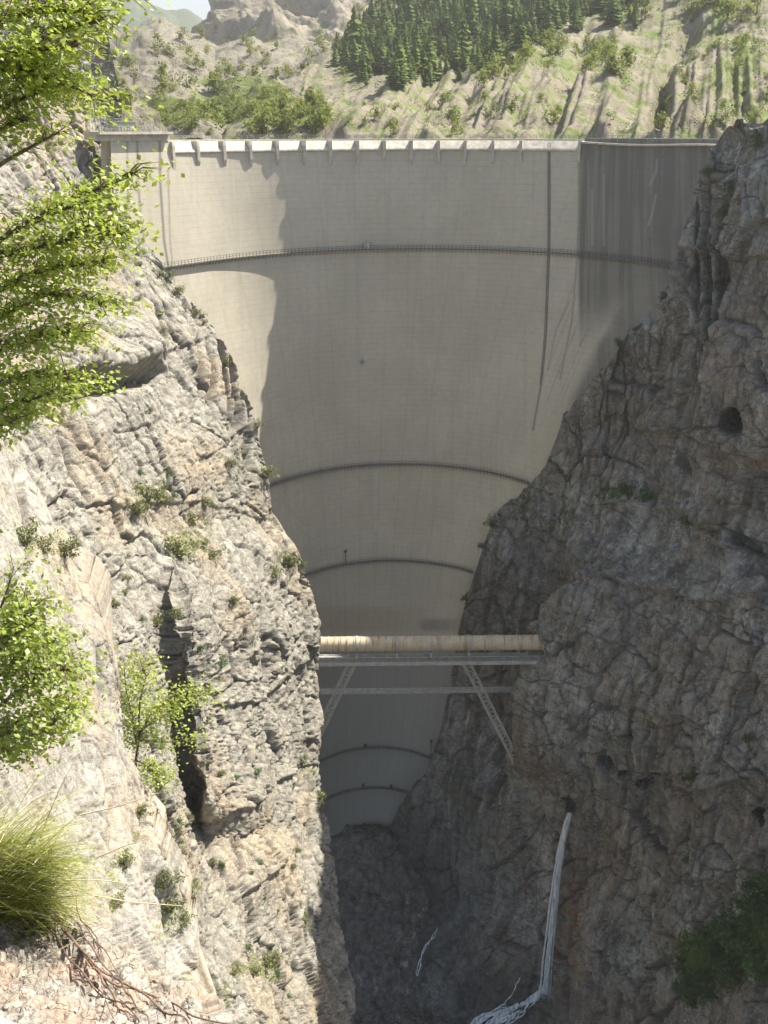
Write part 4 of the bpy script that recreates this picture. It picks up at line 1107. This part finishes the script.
# ---- conifers and bushes behind the dam
def conifer_mesh(name, seed):
    rg = np.random.default_rng(seed); V = []; Fq = []; n = 0
    for L in range(9):
        z = 0.12 + 0.095 * L; r = 0.235 * (1 - L / 9.4) ** 0.85
        for k in range(7):
            a = 2 * math.pi * (k + rg.random()) / 7; rr = r * rg.uniform(0.7, 1.25)
            c, s_ = math.cos(a), math.sin(a); w = 0.55 * rr + 0.02
            V += [(0, 0, z + 0.09), (c * rr - s_ * w, s_ * rr + c * w, z - 0.02), (c * rr * 1.25, s_ * rr * 1.25, z - 0.055), (c * rr + s_ * w, s_ * rr - c * w, z - 0.02)]
            Fq.append([n, n + 1, n + 2, n + 3]); n += 4
    return np.array(V), np.array(Fq)
CON = [conifer_mesh('c', 50 + k) for k in range(4)]
CONM = []
for v, f_ in CON:
    m = np_mesh('crown', v, f_, smooth=False); m.materials.append(M_con_leaf); CONM.append(m)
tr = MB(); tr.tube([(0, 0, -0.1), (0, 0, 0.4), (0, 0, 0.95)], [0.022, 0.016, 0.003], 5)
TRK = bpy.data.meshes.new('trunk'); TRK.from_pydata(np.concatenate(tr.V).tolist(), [], [f for a in tr.F4 + tr.F3 for f in a.tolist()]); TRK.materials.append(M_bark)
def mass(name, pts, sizes, protos, mat, label, cat):
    Vs = []; Fs = []; n = 0
    for p, h in zip(pts, sizes):
        v, f_ = protos[RNG.integers(len(protos))]
        a = RNG.uniform(0, 6.28); R_ = np.array([[math.cos(a), -math.sin(a), 0], [math.sin(a), math.cos(a), 0], [0, 0, 1]])
        Vs.append((v * h) @ R_.T + p); Fs.append(f_ + n); n += len(v)
    o = link(name, np_mesh(name, np.concatenate(Vs), np.concatenate(Fs), smooth=False), mat)
    tag(o, label, cat, kind='stuff'); return o
def pick(s, fn, n, x0, x1, y0, y1):
    out = []
    tries = 0
    while len(out) < n and tries < n * 60:
        tries += 1
        x, y = RNG.uniform(x0, x1), RNG.uniform(y0, y1)
        if RNG.random() < fn(x, y): out.append((x, y))
    return out
def wood_f(x, y):
    lo = np.interp(x, [330, 360, 400, 450, 520, 560, 600], [60, 84, 92, 84, 66, 36, 26])
    hi = np.interp(x, [330, 360, 385, 400, 640], [40, 20, -5, -60, -60])
    e_ = min(lo + 5 * math.sin(x * 0.21) + 4 * math.sin(x * 0.09 + 2) - y, y - hi)
    g_ = 0.55 + 0.45 * math.sin(x * 0.13 + y * 0.11) * math.sin(x * 0.05 - y * 0.17)
    return float(np.clip(e_ / 14, 0, 1)) * max(g_, 0.25)
pts = pick(RH, wood_f, 1700, 330, 640, -60, 94)
pts.sort(key=lambda q: -q[1])
edge = [q for q in pts if q[1] > 0][:230]
es = set(edge); rest = [q for q in pts if q not in es]
kinds = ['tall dark green conifer at the lower edge of the wood on the hillside', 'slim mid green conifer inside the wood on the hillside']
for (x, y) in edge:
    p, _ = on(RH, x, y); h = 5 + RNG.gamma(2.2, 2.6)
    o = empty('conifer', tuple(p - np.array([0, 0, 0.6]))); o.scale = (h, h, h * RNG.uniform(0.9, 1.15)); o.rotation_euler = (0, 0, RNG.uniform(0, 6))
    lo = np.interp(x, [330, 360, 400, 450, 520, 560, 600], [60, 84, 92, 84, 66, 36, 26])
    tag(o, kinds[0] if lo - y < 16 else kinds[1], 'tree', 'lower edge conifers of the hillside wood' if lo - y < 16 else 'inner conifers of the hillside wood')
    link('crown', CONM[RNG.integers(4)], None, o); link('trunk', TRK, None, o)
_br = pick(RH, lambda x, y: min(1, wood_f(x, y) + 0.12 * (y < np.interp(x, [330, 400, 520, 600], [70, 98, 80, 40]))), 260, 325, 650, -40, 98)
mass('forest', [on(RH, x, y)[0] for x, y in rest], 5 + RNG.gamma(2.2, 2.6, len(rest)), CON, M_con_leaf, 'dense conifer wood covering the upper hillside behind the dam', 'forest')

def bush_proto(seed, n=150):
    rg = np.random.default_rng(seed)
    lumps = rg.normal(size=(8, 3)) * np.array([0.2, 0.2, 0.2]) + np.array([0, 0, 0.5])
    C = lumps[rg.integers(0, 8, n)] + rg.normal(size=(n, 3)) * 0.13
    return leaf_quads(C, rg.uniform(0.10, 0.2, n), 0.8, aspect=0.8)
BU = [bush_proto(70 + k) for k in range(4)]
BUM = []
for v, f_ in BU:
    m = np_mesh('crown', v, f_, smooth=False); m.materials.append(M_bush); BUM.append(m)
def bushes(s, pts, h0, h1, label, group):
    for (x, y) in pts:
        p, _ = on(s, x, y); h = RNG.uniform(h0, h1)
        o = empty('valley_tree', tuple(p - np.array([0, 0, 0.3 * h * 0.3]))); o.scale = (h, h, h * RNG.uniform(0.8, 1.3)); o.rotation_euler = (0, 0, RNG.uniform(0, 6))
        tag(o, label, 'tree', group); link('crown', BUM[RNG.integers(4)], None, o); link('trunk', TRK, None, o)
bushes(SM, pick(SM, lambda x, y: np.clip((y - 96) / 18, 0.02, 1), 90, 150, 330, 88, 134), 4, 9, 'light green broadleaf tree on the basin floor right behind the crest', 'broadleaf trees behind the crest')
bushes(RH, pick(RH, lambda x, y: 1, 34, 240, 330, 105, 134), 6, 11, 'bright green young tree at the foot of the pale meadow slope', 'young trees at the meadow foot')
bushes(RH, pick(RH, lambda x, y: 1.0 if abs(y - np.interp(x, [470, 540, 620], [84, 56, 62])) < 14 else 0, 46, 470, 630, 30, 90), 5, 10, 'green bush along the upper rim of the bare scars', 'bushes above the bare scars')
bushes(RH, pick(RH, lambda x, y: 1, 40, 660, 800, 0, 132), 3, 7, 'bush on the grassy slope above the shaded end of the crest', 'bushes over the shaded crest end')
bushes(RH, pick(RH, lambda x, y: 1.0 if y < 30 - abs(x - 740) * 0.0 else 0, 16, 580, 800, -10, 22), 12, 18, 'tall dark tree at the top of the grassy slope', 'trees at the slope top')
mass('broadleaf_wood', np.array([on(RH, *q)[0] for q in _br]) - np.array([0, 0, 1.2]), RNG.uniform(4, 10, len(_br)), [bush_proto(80 + k, 70) for k in range(3)], M_bush, 'pale green broadleaf trees mixed into the conifer wood', 'wood')
SB = [bush_proto(90 + k, 34) for k in range(3)]
for b_ in range(3): SB[b_] = (SB[b_][0], SB[b_][1])
_p1 = pick(RH, lambda x, y: 0.0 if wood_f(x, y) else np.clip(0.25 + 0.9 * abs(math.sin(x * 0.09 + y * 0.05)) - (0.5 if (380 < x < 660 and y > 70) else 0), 0.1, 1), 1000, 236, 800, 0, 134)
_p2 = pick(SM, lambda x, y: 1, 420, 60, 340, 30, 130); _p3 = pick(LS, lambda x, y: 1, 130, 60, 160, 20, 130)
_pp = np.array([on(RH, *q)[0] for q in _p1] + [on(SM, *q)[0] for q in _p2] + [on(LS, *q)[0] for q in _p3])
_hs = np.concatenate([RNG.gamma(2, 0.75, len(_p1)) + 0.6, RNG.gamma(2, 1.3, len(_p2)) + 0.9, RNG.gamma(3, .5, len(_p3)) + .6])
mass('undergrowth', _pp - np.array([0, 0, 0.4]) * _hs[:, None] * 0.5, _hs, SB, M_under, 'low scrub speckling the slopes behind the dam', 'scrub')
bushes(RH, pick(RH, lambda x, y: 1, 26, 340, 560, 100, 134), 3, 6, 'small bush on the bare scarred slope', 'bushes on the scarred slope')
bushes(SM, pick(SM, lambda x, y: 1, 60, 100, 330, 36, 92), 6, 12, 'dark bush dotted on the tan scree hill', 'bushes on the scree hill')
bushes(LS, pick(LS, lambda x, y: 1.0 if abs(x - (92 + (y - 50) * 0.6)) < 9 else 0, 18, 80, 140, 40, 120), 3, 6, 'bush on the rock spur behind the crest end', 'bushes on the rock spur')

# ---- foreground trees
def leafy_tree(name, label, branches, leaf, per_m, spread, trunk_pts, trunk_r, mat, twig_len=0.45, droop=(0.5, -0.2, -0.35)):
    base = trunk_pts[0]
    root = empty(name, tuple(base)); tag(root, label, 'tree')
    mb = MB(); mb.tube(trunk_pts, np.linspace(trunk_r, trunk_r * 0.6, len(trunk_pts)), 9)
    o = mb.build('trunk', M_bark, root, True); o.location = tuple(-np.array(base))
    bb = MB(); Cs = []
    for (pts, r0, dens) in branches:
        pts = np.array(pts, float); n = 24
        tt = np.linspace(0, len(pts) - 1, n)
        q = np.stack([np.interp(tt, np.arange(len(pts)), pts[:, c]) for c in range(3)], -1)
        q[1:-1] = (q[:-2] + 2 * q[1:-1] + q[2:]) / 4
        L = np.linalg.norm(np.diff(q, axis=0), axis=1).sum()
        bb.tube(q, np.linspace(r0, r0 * 0.25, n), 6)
        nt = int(L * per_m * dens)
        for k in range(nt):
            u_ = RNG.uniform(0.05, 1.0); c = q[min(int(u_ * (n - 1)), n - 2)]
            d_ = q[min(int(u_ * (n - 1)) + 1, n - 1)] - c; d_ /= np.linalg.norm(d_) + 1e-9
            e = d_ * RNG.uniform(0.3, 1.0) + RNG.normal(size=3) * np.array([0.7, 0.7, 0.24]); e *= twig_len * RNG.uniform(0.4, 1.2) / (np.linalg.norm(e) + 1e-9)
            tip = c + e * spread; mid = (c + tip) / 2 + np.array([0, 0, 0.04])
            bb.tube([c, mid, tip], [r0 * 0.22, r0 * 0.15, r0 * 0.06], 4, False)
            m = RNG.integers(9, 15)
            w = RNG.random((m, 1)) ** 0.7
            Cs.append(c + (tip - c) * w + RNG.normal(size=(m, 3)) * leaf * np.array([2.2, 2.2, 1.0]))
    o = bb.build('branch', M_bark, root); o.location = tuple(-np.array(base))
    C = np.concatenate(Cs)
    V, Fq = leaf_quads(C, RNG.uniform(0.65, 1.25, len(C)) * leaf, 0.35, np.array(droop), 0.66)
    o = link('foliage', np_mesh('foliage', V - np.array(base), Fq, smooth=False), mat, root)
    return root
T0 = [W(-190, 1000, 6.6), W(-200, 600, 7.0), W(-190, 200, 7.2), W(-180, -120, 7.4)]
def B(px_pts, Y0, Y1): return [W(x, y, Y0 + (Y1 - Y0) * k / (len(px_pts) - 1)) for k, (x, y) in enumerate(px_pts)]
br_ = []
for pts, r, dn in (([(-185, 60), (-60, 30), (10, -10), (60, -20), (128, -8)], .03, .8), ([(-185, 90), (-80, 60), (-10, 20), (50, 10), (85, 12)], .03, 1.0), ([(-188, 120), (-80, 90), (0, 75), (22, 55), (60, 28), (100, 22)], .03, 1.0),
                   ([(-188, 160), (-60, 90), (0, 60), (40, 50), (78, 46)], .024, 1.0), ([(-190, 190), (-80, 130), (0, 110), (40, 90), (66, 84)], .025, 1.0), ([(-10, 60), (40, 75), (80, 90), (103, 102)], .014, 1.5), ([(-190, 200), (-60, 150), (0, 130), (30, 118)], .024, .8),
                   ([(-195, 300), (-60, 215), (0, 164), (40, 142), (60, 132)], .024, .22), ([(-195, 330), (-60, 280), (0, 240), (60, 205), (96, 190), (132, 176)], .024, .75), ([(0, 240), (50, 215), (90, 200), (118, 206)], .014, 0.8),
                   ([(-198, 400), (-80, 290), (0, 255), (60, 245), (100, 222), (122, 238)], .026, 1.1), ([(-198, 420), (-80, 330), (0, 290), (50, 268), (112, 262)], .026, 1.25), ([(-199, 440), (-80, 350), (0, 318), (50, 292), (108, 306)], .026, 1.2),
                   ([(-199, 480), (-80, 400), (0, 350), (40, 336), (84, 330)], .026, 1.1), ([(-199, 520), (-80, 430), (0, 384), (40, 376), (98, 382)], .024, 1.25), ([(-80, 440), (0, 410), (30, 400), (58, 392)], .02, 1.2), ([(-60, 460), (-20, 430), (8, 424), (22, 416)], .016, .8)):
    y0 = RNG.uniform(6.4, 7.2); br_.append((B(pts, 7.1, y0), r, dn))
leafy_tree('overhanging_tree', 'lime green leafy branches of a near tree hanging in over the upper cliff', br_, 0.046, 46, 1.0, T0, 0.11, M_leaf, 0.24)
T1 = [W(-150, 1010, 5.2), W(-120, 900, 5.6), W(-80, 780, 6.0)]
br1 = []
for pts, r, dn in (([(-80, 780), (-20, 720), (20, 690), (50, 668), (74, 672)], .02, 1.2), ([(-80, 780), (-30, 680), (0, 640), (20, 620), (36, 606)], .02, 1.1), ([(-80, 780), (-20, 740), (30, 716), (76, 700)], .02, 1.3), ([(-80, 780), (-20, 690), (20, 660), (56, 642)], .02, 1.2),
                   ([(-80, 780), (-30, 755), (0, 748), (22, 752)], .02, .9), ([(-30, 640), (0, 610), (10, 582), (14, 566)], .012, .4), ([(-80, 780), (0, 735), (40, 735), (66, 712)], .018, 1.0), ([(-60, 720), (-10, 660), (14, 635), (30, 628)], .016, 1.0)):
    br1.append((B(pts, 6.0, RNG.uniform(5.4, 6.2)), r, dn))
leafy_tree('slope_tree', 'lime green leafy sapling growing up in front of the near pale buttress', br1, 0.043, 52, 1.0, T1, 0.05, M_leaf, 0.20)
T2 = [W(134, 800, 57), W(136, 760, 56.5), W(140, 730, 56)]
br2 = []
for pts, r, dn in (([(137, 745), (132, 715), (126, 690), (124, 664)], .09, 1.1), ([(138, 740), (150, 715), (168, 700), (186, 690), (205, 694)], .09, 1.1), ([(138, 735), (140, 700), (146, 676), (140, 660)], .08, .7), ([(140, 740), (158, 742), (176, 742), (192, 738)], .06, .8),
                   ([(136, 760), (150, 768), (166, 774)], .06, 1.2), ([(138, 745), (128, 742), (122, 735)], .06, .9), ([(140, 730), (165, 715), (180, 706)], .05, .9), ([(136, 770), (140, 782), (152, 786)], .05, 1.0)):
    br2.append((B(pts, 56, RNG.uniform(54.5, 57.5)), r, dn))
leafy_tree('gully_tree', 'small open green tree standing in the gully between buttress and cliff', br2, 0.24, 9, 1.0, T2, 0.12, M_leaf, 1.3, (0.2, -0.1, -0.1))

# ================================================================== the ledge under the viewpoint
FG_edge = [(870, -30), (890, 14), (920, 50), (945, 78), (970, 108), (990, 150), (1010, 190), (1040, 220), (1100, 260)]
FG_rows = [(870, [(-200, 2.6), (0, 3.1)]), (930, [(-200, 2.3), (60, 2.75)]), (1000, [(-200, 1.95), (170, 2.35)]), (1100, [(-200, 1.45), (260, 1.85)])]
s = FG = sheet(FG_rows, -200.0, FG_edge, 870, 1100, 300, 230, (5, 9))
e, h1, h2, h3, dx, dyy = worley((s.P[..., 0] / 0.035).astype(F32), (s.P[..., 1] / 0.035).astype(F32), 80)
e2, k1, k2, k3, _, _ = worley((s.P[..., 0] / 0.12).astype(F32), (s.P[..., 1] / 0.12).astype(F32), 86)
d = 0.016 * h1 * np.clip(e * 4, 0, 1) + 0.05 * k1 * np.clip(e2 * 2.5, 0, 1) + 0.05 * fbm(s.P / 0.35, 4, 92)
M_led = rock_mat('ledge_limestone', (0.40, 0.355, 0.295), (0.48, 0.44, 0.375), (0.40, 0.34, 0.27), (0.16, 0.15, 0.06), (0.42, 0.27, 0.18), 0.035, 0.7, 0.6, 0.1)
finish(s, 'ledge', M_led, d, dict(crack=np.exp(-(e / 0.08) ** 2) * 0.6, veg=0.1 + 0 * d, stain=np.clip(0.1 + fbm(s.P / 0.2, 3, 95), 0, 0.5)), wrap=[(0.03, 0.06, -0.05), (0.05, 0.14, -0.25), (0.03, 0.2, -0.8), (-0.1, 0.25, -2.0)], jit=0.01,
       label='stony ledge of broken limestone under the viewpoint', cat='ground')
# loose stones
st = MB()
rb_V = []; rb_F = []; n0 = 0
ico = [(0, 0, 1), (.9, 0, .3), (.28, .85, .35), (-.72, .53, .3), (-.72, -.53, .35), (.28, -.85, .3), (.72, .53, -.4), (-.28, .85, -.4), (-.9, 0, -.4), (-.28, -.85, -.4), (.72, -.53, -.4), (0, 0, -.9)]
icf = [(0, 1, 2), (0, 2, 3), (0, 3, 4), (0, 4, 5), (0, 5, 1), (1, 6, 2), (2, 7, 3), (3, 8, 4), (4, 9, 5), (5, 10, 1), (6, 7, 2), (7, 8, 3), (8, 9, 4), (9, 10, 5), (10, 6, 1), (6, 11, 7), (7, 11, 8), (8, 11, 9), (9, 11, 10), (10, 11, 6)]
ico = np.array(ico); icf = np.array(icf)
for k in range(420):
    r_ = RNG.integers(40, FG.nr); c_ = RNG.integers(60, FG.nc)
    sz = RNG.gamma(2.0, 0.0036) + 0.002
    v = ico * (1 + RNG.normal(size=(12, 1)) * 0.2) * sz * np.array([1, RNG.uniform(.6, 1.2), RNG.uniform(.4, .8)])
    a = RNG.uniform(0, 6.28); R_ = np.array([[math.cos(a), -math.sin(a), 0], [math.sin(a), math.cos(a), 0], [0, 0, 1]])
    rb_V.append(v @ R_.T + FG.P[r_, c_]); rb_F.append(icf + n0); n0 += 12
o = link('gravel', np_mesh('gravel', np.concatenate(rb_V), np.concatenate(rb_F), smooth=False), plain('pale_stones', (0.40, 0.36, 0.30), 0.95, 0.3, 12.0))
tag(o, 'pale loose limestone chips scattered on the ledge', 'gravel', kind='stuff')

def blades(n, root_f, tip_f, w, name, mat, arch=0.06, seg=6):
    V = []; Fq = []; k0 = 0
    for k in range(n):
        a = root_f(); b = tip_f(a)
        t_ = np.linspace(0, 1, seg)[:, None]
        q = a + (b - a) * t_ + np.array([0, 0, 1.0]) * arch * RNG.uniform(0.4, 1.3) * (4 * t_ * (1 - t_)) + RNG.normal(size=3) * 0.01 * t_
        d_ = (b - a); sd_ = np.cross(d_, [0, 0.5, 1.0]); sd_ /= np.linalg.norm(sd_) + 1e-9
        sd_ = sd_ * 0.8 + RNG.normal(size=3) * 0.3
        ww = w * RNG.uniform(0.6, 1.3) * np.array([1, 1, .9, .75, .5, .08])[:seg, None]
        vv = np.stack([q - sd_ * ww / 2, q + sd_ * ww / 2], 1)
        V.append(vv.reshape(-1, 3)); i = np.arange(seg * 2).reshape(seg, 2) + k0
        Fq.append(np.stack([i[:-1, 0], i[:-1, 1], i[1:, 1], i[1:, 0]], -1)); k0 += seg * 2
    return np.concatenate(V), np.concatenate(Fq)
M_grass = leaf_mat('yellow_green_grass', (0.44, 0.50, 0.13), 0.35, 0.4, 9.0)
M_straw = plain('dry_straw', (0.62, 0.54, 0.36), 0.8, 0.25, 20.0)
M_root = plain('woody_root', (0.20, 0.135, 0.10), 0.85, 0.4, 40.0, bump=0.5)
gt = empty('grass_tuft', tuple(W(-10, 900, 2.75))); tag(gt, 'big yellow green grass tuft spilling over the stony ledge', 'grass tuft')
def rf():
    return W(RNG.uniform(-70, 40), RNG.normal(888, 24), RNG.uniform(2.5, 2.85))
def tf(a):
    x, y = proj(a)
    return W(x + RNG.uniform(30, 86), y + RNG.normal(-12 + 0.35 * (y - 860), 24) - (6 if x < 0 else 0), RNG.uniform(2.45, 2.95))
V, Fq = blades(2600, rf, tf, 0.0038, 'b', None, 0.035)
link('blade', np_mesh('blade', V - np.array(gt.location), Fq, smooth=True), M_grass, gt)
V, Fq = blades(260, rf, tf, 0.003, 'b', None, 0.04)
link('dry_blade', np_mesh('dry_blade', V - np.array(gt.location), Fq, smooth=True), M_straw, gt)
rt = empty('root_bundle', tuple(W(80, 950, 2.5))); tag(rt, 'tangle of brown woody roots trailing off the edge of the ledge', 'roots')
mb = MB()
for pts, r in (([(40, 905), (70, 935), (88, 962), (112, 978), (140, 990), (170, 1000), (190, 1016), (230, 1022)], .009), ([(60, 915), (84, 950), (104, 975), (132, 985), (158, 1005), (182, 1014), (196, 1030)], .008), ([(78, 925), (94, 950), (108, 975), (118, 990)], .006),
               ([(84, 918), (100, 945), (116, 972)], .005), ([(50, 930), (76, 968), (110, 1000), (140, 1024)], .007), ([(96, 968), (116, 1000), (128, 1030)], .007), ([(120, 984), (140, 1010), (160, 1030)], .006), ([(30, 920), (60, 960), (90, 985)], .004),
               ([(66, 930), (100, 985), (112, 1020)], .005), ([(86, 960), (120, 1006), (150, 1034)], .005), ([(76, 900), (92, 935), (100, 960)], .004)):
    q = np.array([W(x + RNG.normal() * 1.5, y + RNG.normal() * 1.5, on(FG, x, y)[0][1] - RNG.uniform(.02, .09)) for x, y in pts])
    tt = np.linspace(0, len(q) - 1, 30); qq = np.stack([np.interp(tt, np.arange(len(q)), q[:, c]) for c in range(3)], -1)
    qq += np.stack([perlin(np.stack([np.arange(30) / 5.0, np.full(30, r * 900), np.full(30, 3.3 * c)], -1), 77) for c in range(3)], -1) * 0.018
    for _ in range(2): qq[1:-1] = (qq[:-2] + qq[1:-1] * 2 + qq[2:]) / 4
    mb.tube(qq, r * np.linspace(1.0, 0.5, 30) * 0.52, 7)
o = mb.build('root', M_root, rt, True); o.location = tuple(-np.array(rt.location))
for k, (pts, lb) in enumerate(((([(-10, 990), (40, 960), (104, 926)]), 'long straw stalk lying across the stones of the ledge'), (([(80, 815), (120, 806), (158, 793)]), 'dry straw stalk pointing out above the grass tuft'), (([(96, 858), (124, 846), (150, 838)]), 'dry straw stalk pointing out at the middle of the grass tuft'),
                               (([(70, 1030), (100, 1000), (128, 976)]), 'short green straw stalk crossing the roots'), (([(96, 1024), (125, 1018), (152, 1011)]), 'pale straw stalk low under the roots'), (([(92, 895), (130, 902), (182, 906)]), 'dry straw stalk reaching out low from the grass tuft'), (([(60, 880), (100, 880), (135, 884)]), 'straw stalk lying level at the end of the tuft'))):
    q = np.array([W(x, y, 2.3 if y > 920 else 2.6) for x, y in pts]); mb = MB()
    tt = np.linspace(0, 2, 12); mb.tube(np.stack([np.interp(tt, [0, 1, 2], q[:, c]) for c in range(3)], -1), np.linspace(0.0026, 0.0012, 12), 5)
    tag(mb.build('straw_stalk', M_straw, None, True), lb, 'straw', 'dry straw stalks on the ledge')
# corner of the concrete parapet at the very edge
pm = MB(); pc_ = W(-27, 1050, 1.30); pm.tube([pc_ + np.array([-0.5, -0.25, -0.02]), pc_ + np.array([-0.1, -0.05, 0.0]), pc_ + np.array([0.0, 0.02, 0.0]), pc_ + np.array([0.03, 0.06, -0.08]), pc_ + np.array([0.03, 0.07, -0.5])], [.055, .055, .055, .055, .055], 14)
tag(pm.build('handrail', plain('grey_painted_rail', (0.30, 0.30, 0.30), 0.5, 0.1, 5.0), None, True), 'grey rounded handrail end in the bottom corner beside the stones', 'handrail')

# ================================================================== light
SUN_AZ, SUN_EL = math.radians(62.5), math.radians(54.5)      # azimuth from +Y towards +X
sd = np.array([math.sin(SUN_AZ) * math.cos(SUN_EL), math.cos(SUN_AZ) * math.cos(SUN_EL), math.sin(SUN_EL)])
sun = bpy.data.objects.new('sun', bpy.data.lights.new('sun', 'SUN')); COL.objects.link(sun)
sun.data.energy = 5.0; sun.data.angle = math.radians(0.53); sun.data.color = (1.0, 0.925, 0.80)
from mathutils import Vector
sun.rotation_euler = Vector(sd).to_track_quat('Z', 'Y').to_euler()
w = bpy.data.worlds.new('World'); scene.world = w; w.use_nodes = True
nt = w.node_tree; nt.nodes.clear()
sky = nt.nodes.new('ShaderNodeTexSky'); sky.sky_type = 'NISHITA'; sky.sun_disc = False
sky.sun_elevation = SUN_EL; sky.sun_rotation = SUN_AZ; sky.altitude = 700; sky.dust_density = 4.0; sky.air_density = 1.0; sky.ozone_density = 1.0
bg = nt.nodes.new('ShaderNodeBackground'); bg.inputs[1].default_value = 0.085
ow = nt.nodes.new('ShaderNodeOutputWorld')
nt.links.new(sky.outputs[0], bg.inputs[0]); nt.links.new(bg.outputs[0], ow.inputs[0])

scene.view_settings.view_transform = 'Standard'; scene.view_settings.look = 'None'
scene.view_settings.exposure = 1.17; scene.view_settings.gamma = 1.0; scene.view_settings.use_curve_mapping = False
scene.render.engine = 'CYCLES'
cy = scene.cycles
cy.max_bounces = 5; cy.diffuse_bounces = 3; cy.use_adaptive_sampling = True; cy.adaptive_threshold = 0.02; cy.transparent_max_bounces = 12; cy.transmission_bounces = 4; cy.volume_bounces = 0
cy.use_denoising = True; cy.caustics_reflective = False; cy.caustics_refractive = False

# ---- the air: thin summer haze round the camera and the whole valley
hz = MB(); hz.box((0, 3350, 619), (13000, 7500, 1360))
hm = bpy.data.materials.new('summer_haze'); hm.use_nodes = True; hn = hm.node_tree; hn.nodes.clear()
ho = hn.nodes.new('ShaderNodeOutputMaterial'); hv = hn.nodes.new('ShaderNodeVolumePrincipled')
hv.inputs['Color'].default_value = (0.96, 0.96, 0.94, 1); hv.inputs['Density'].default_value = 0.0001; hv.inputs['Anisotropy'].default_value = 0.2
hn.links.new(hv.outputs[0], ho.inputs['Volume'])
o = hz.build('haze', hm); tag(o, 'thin pale summer haze filling the valley air', 'haze', kind='stuff')
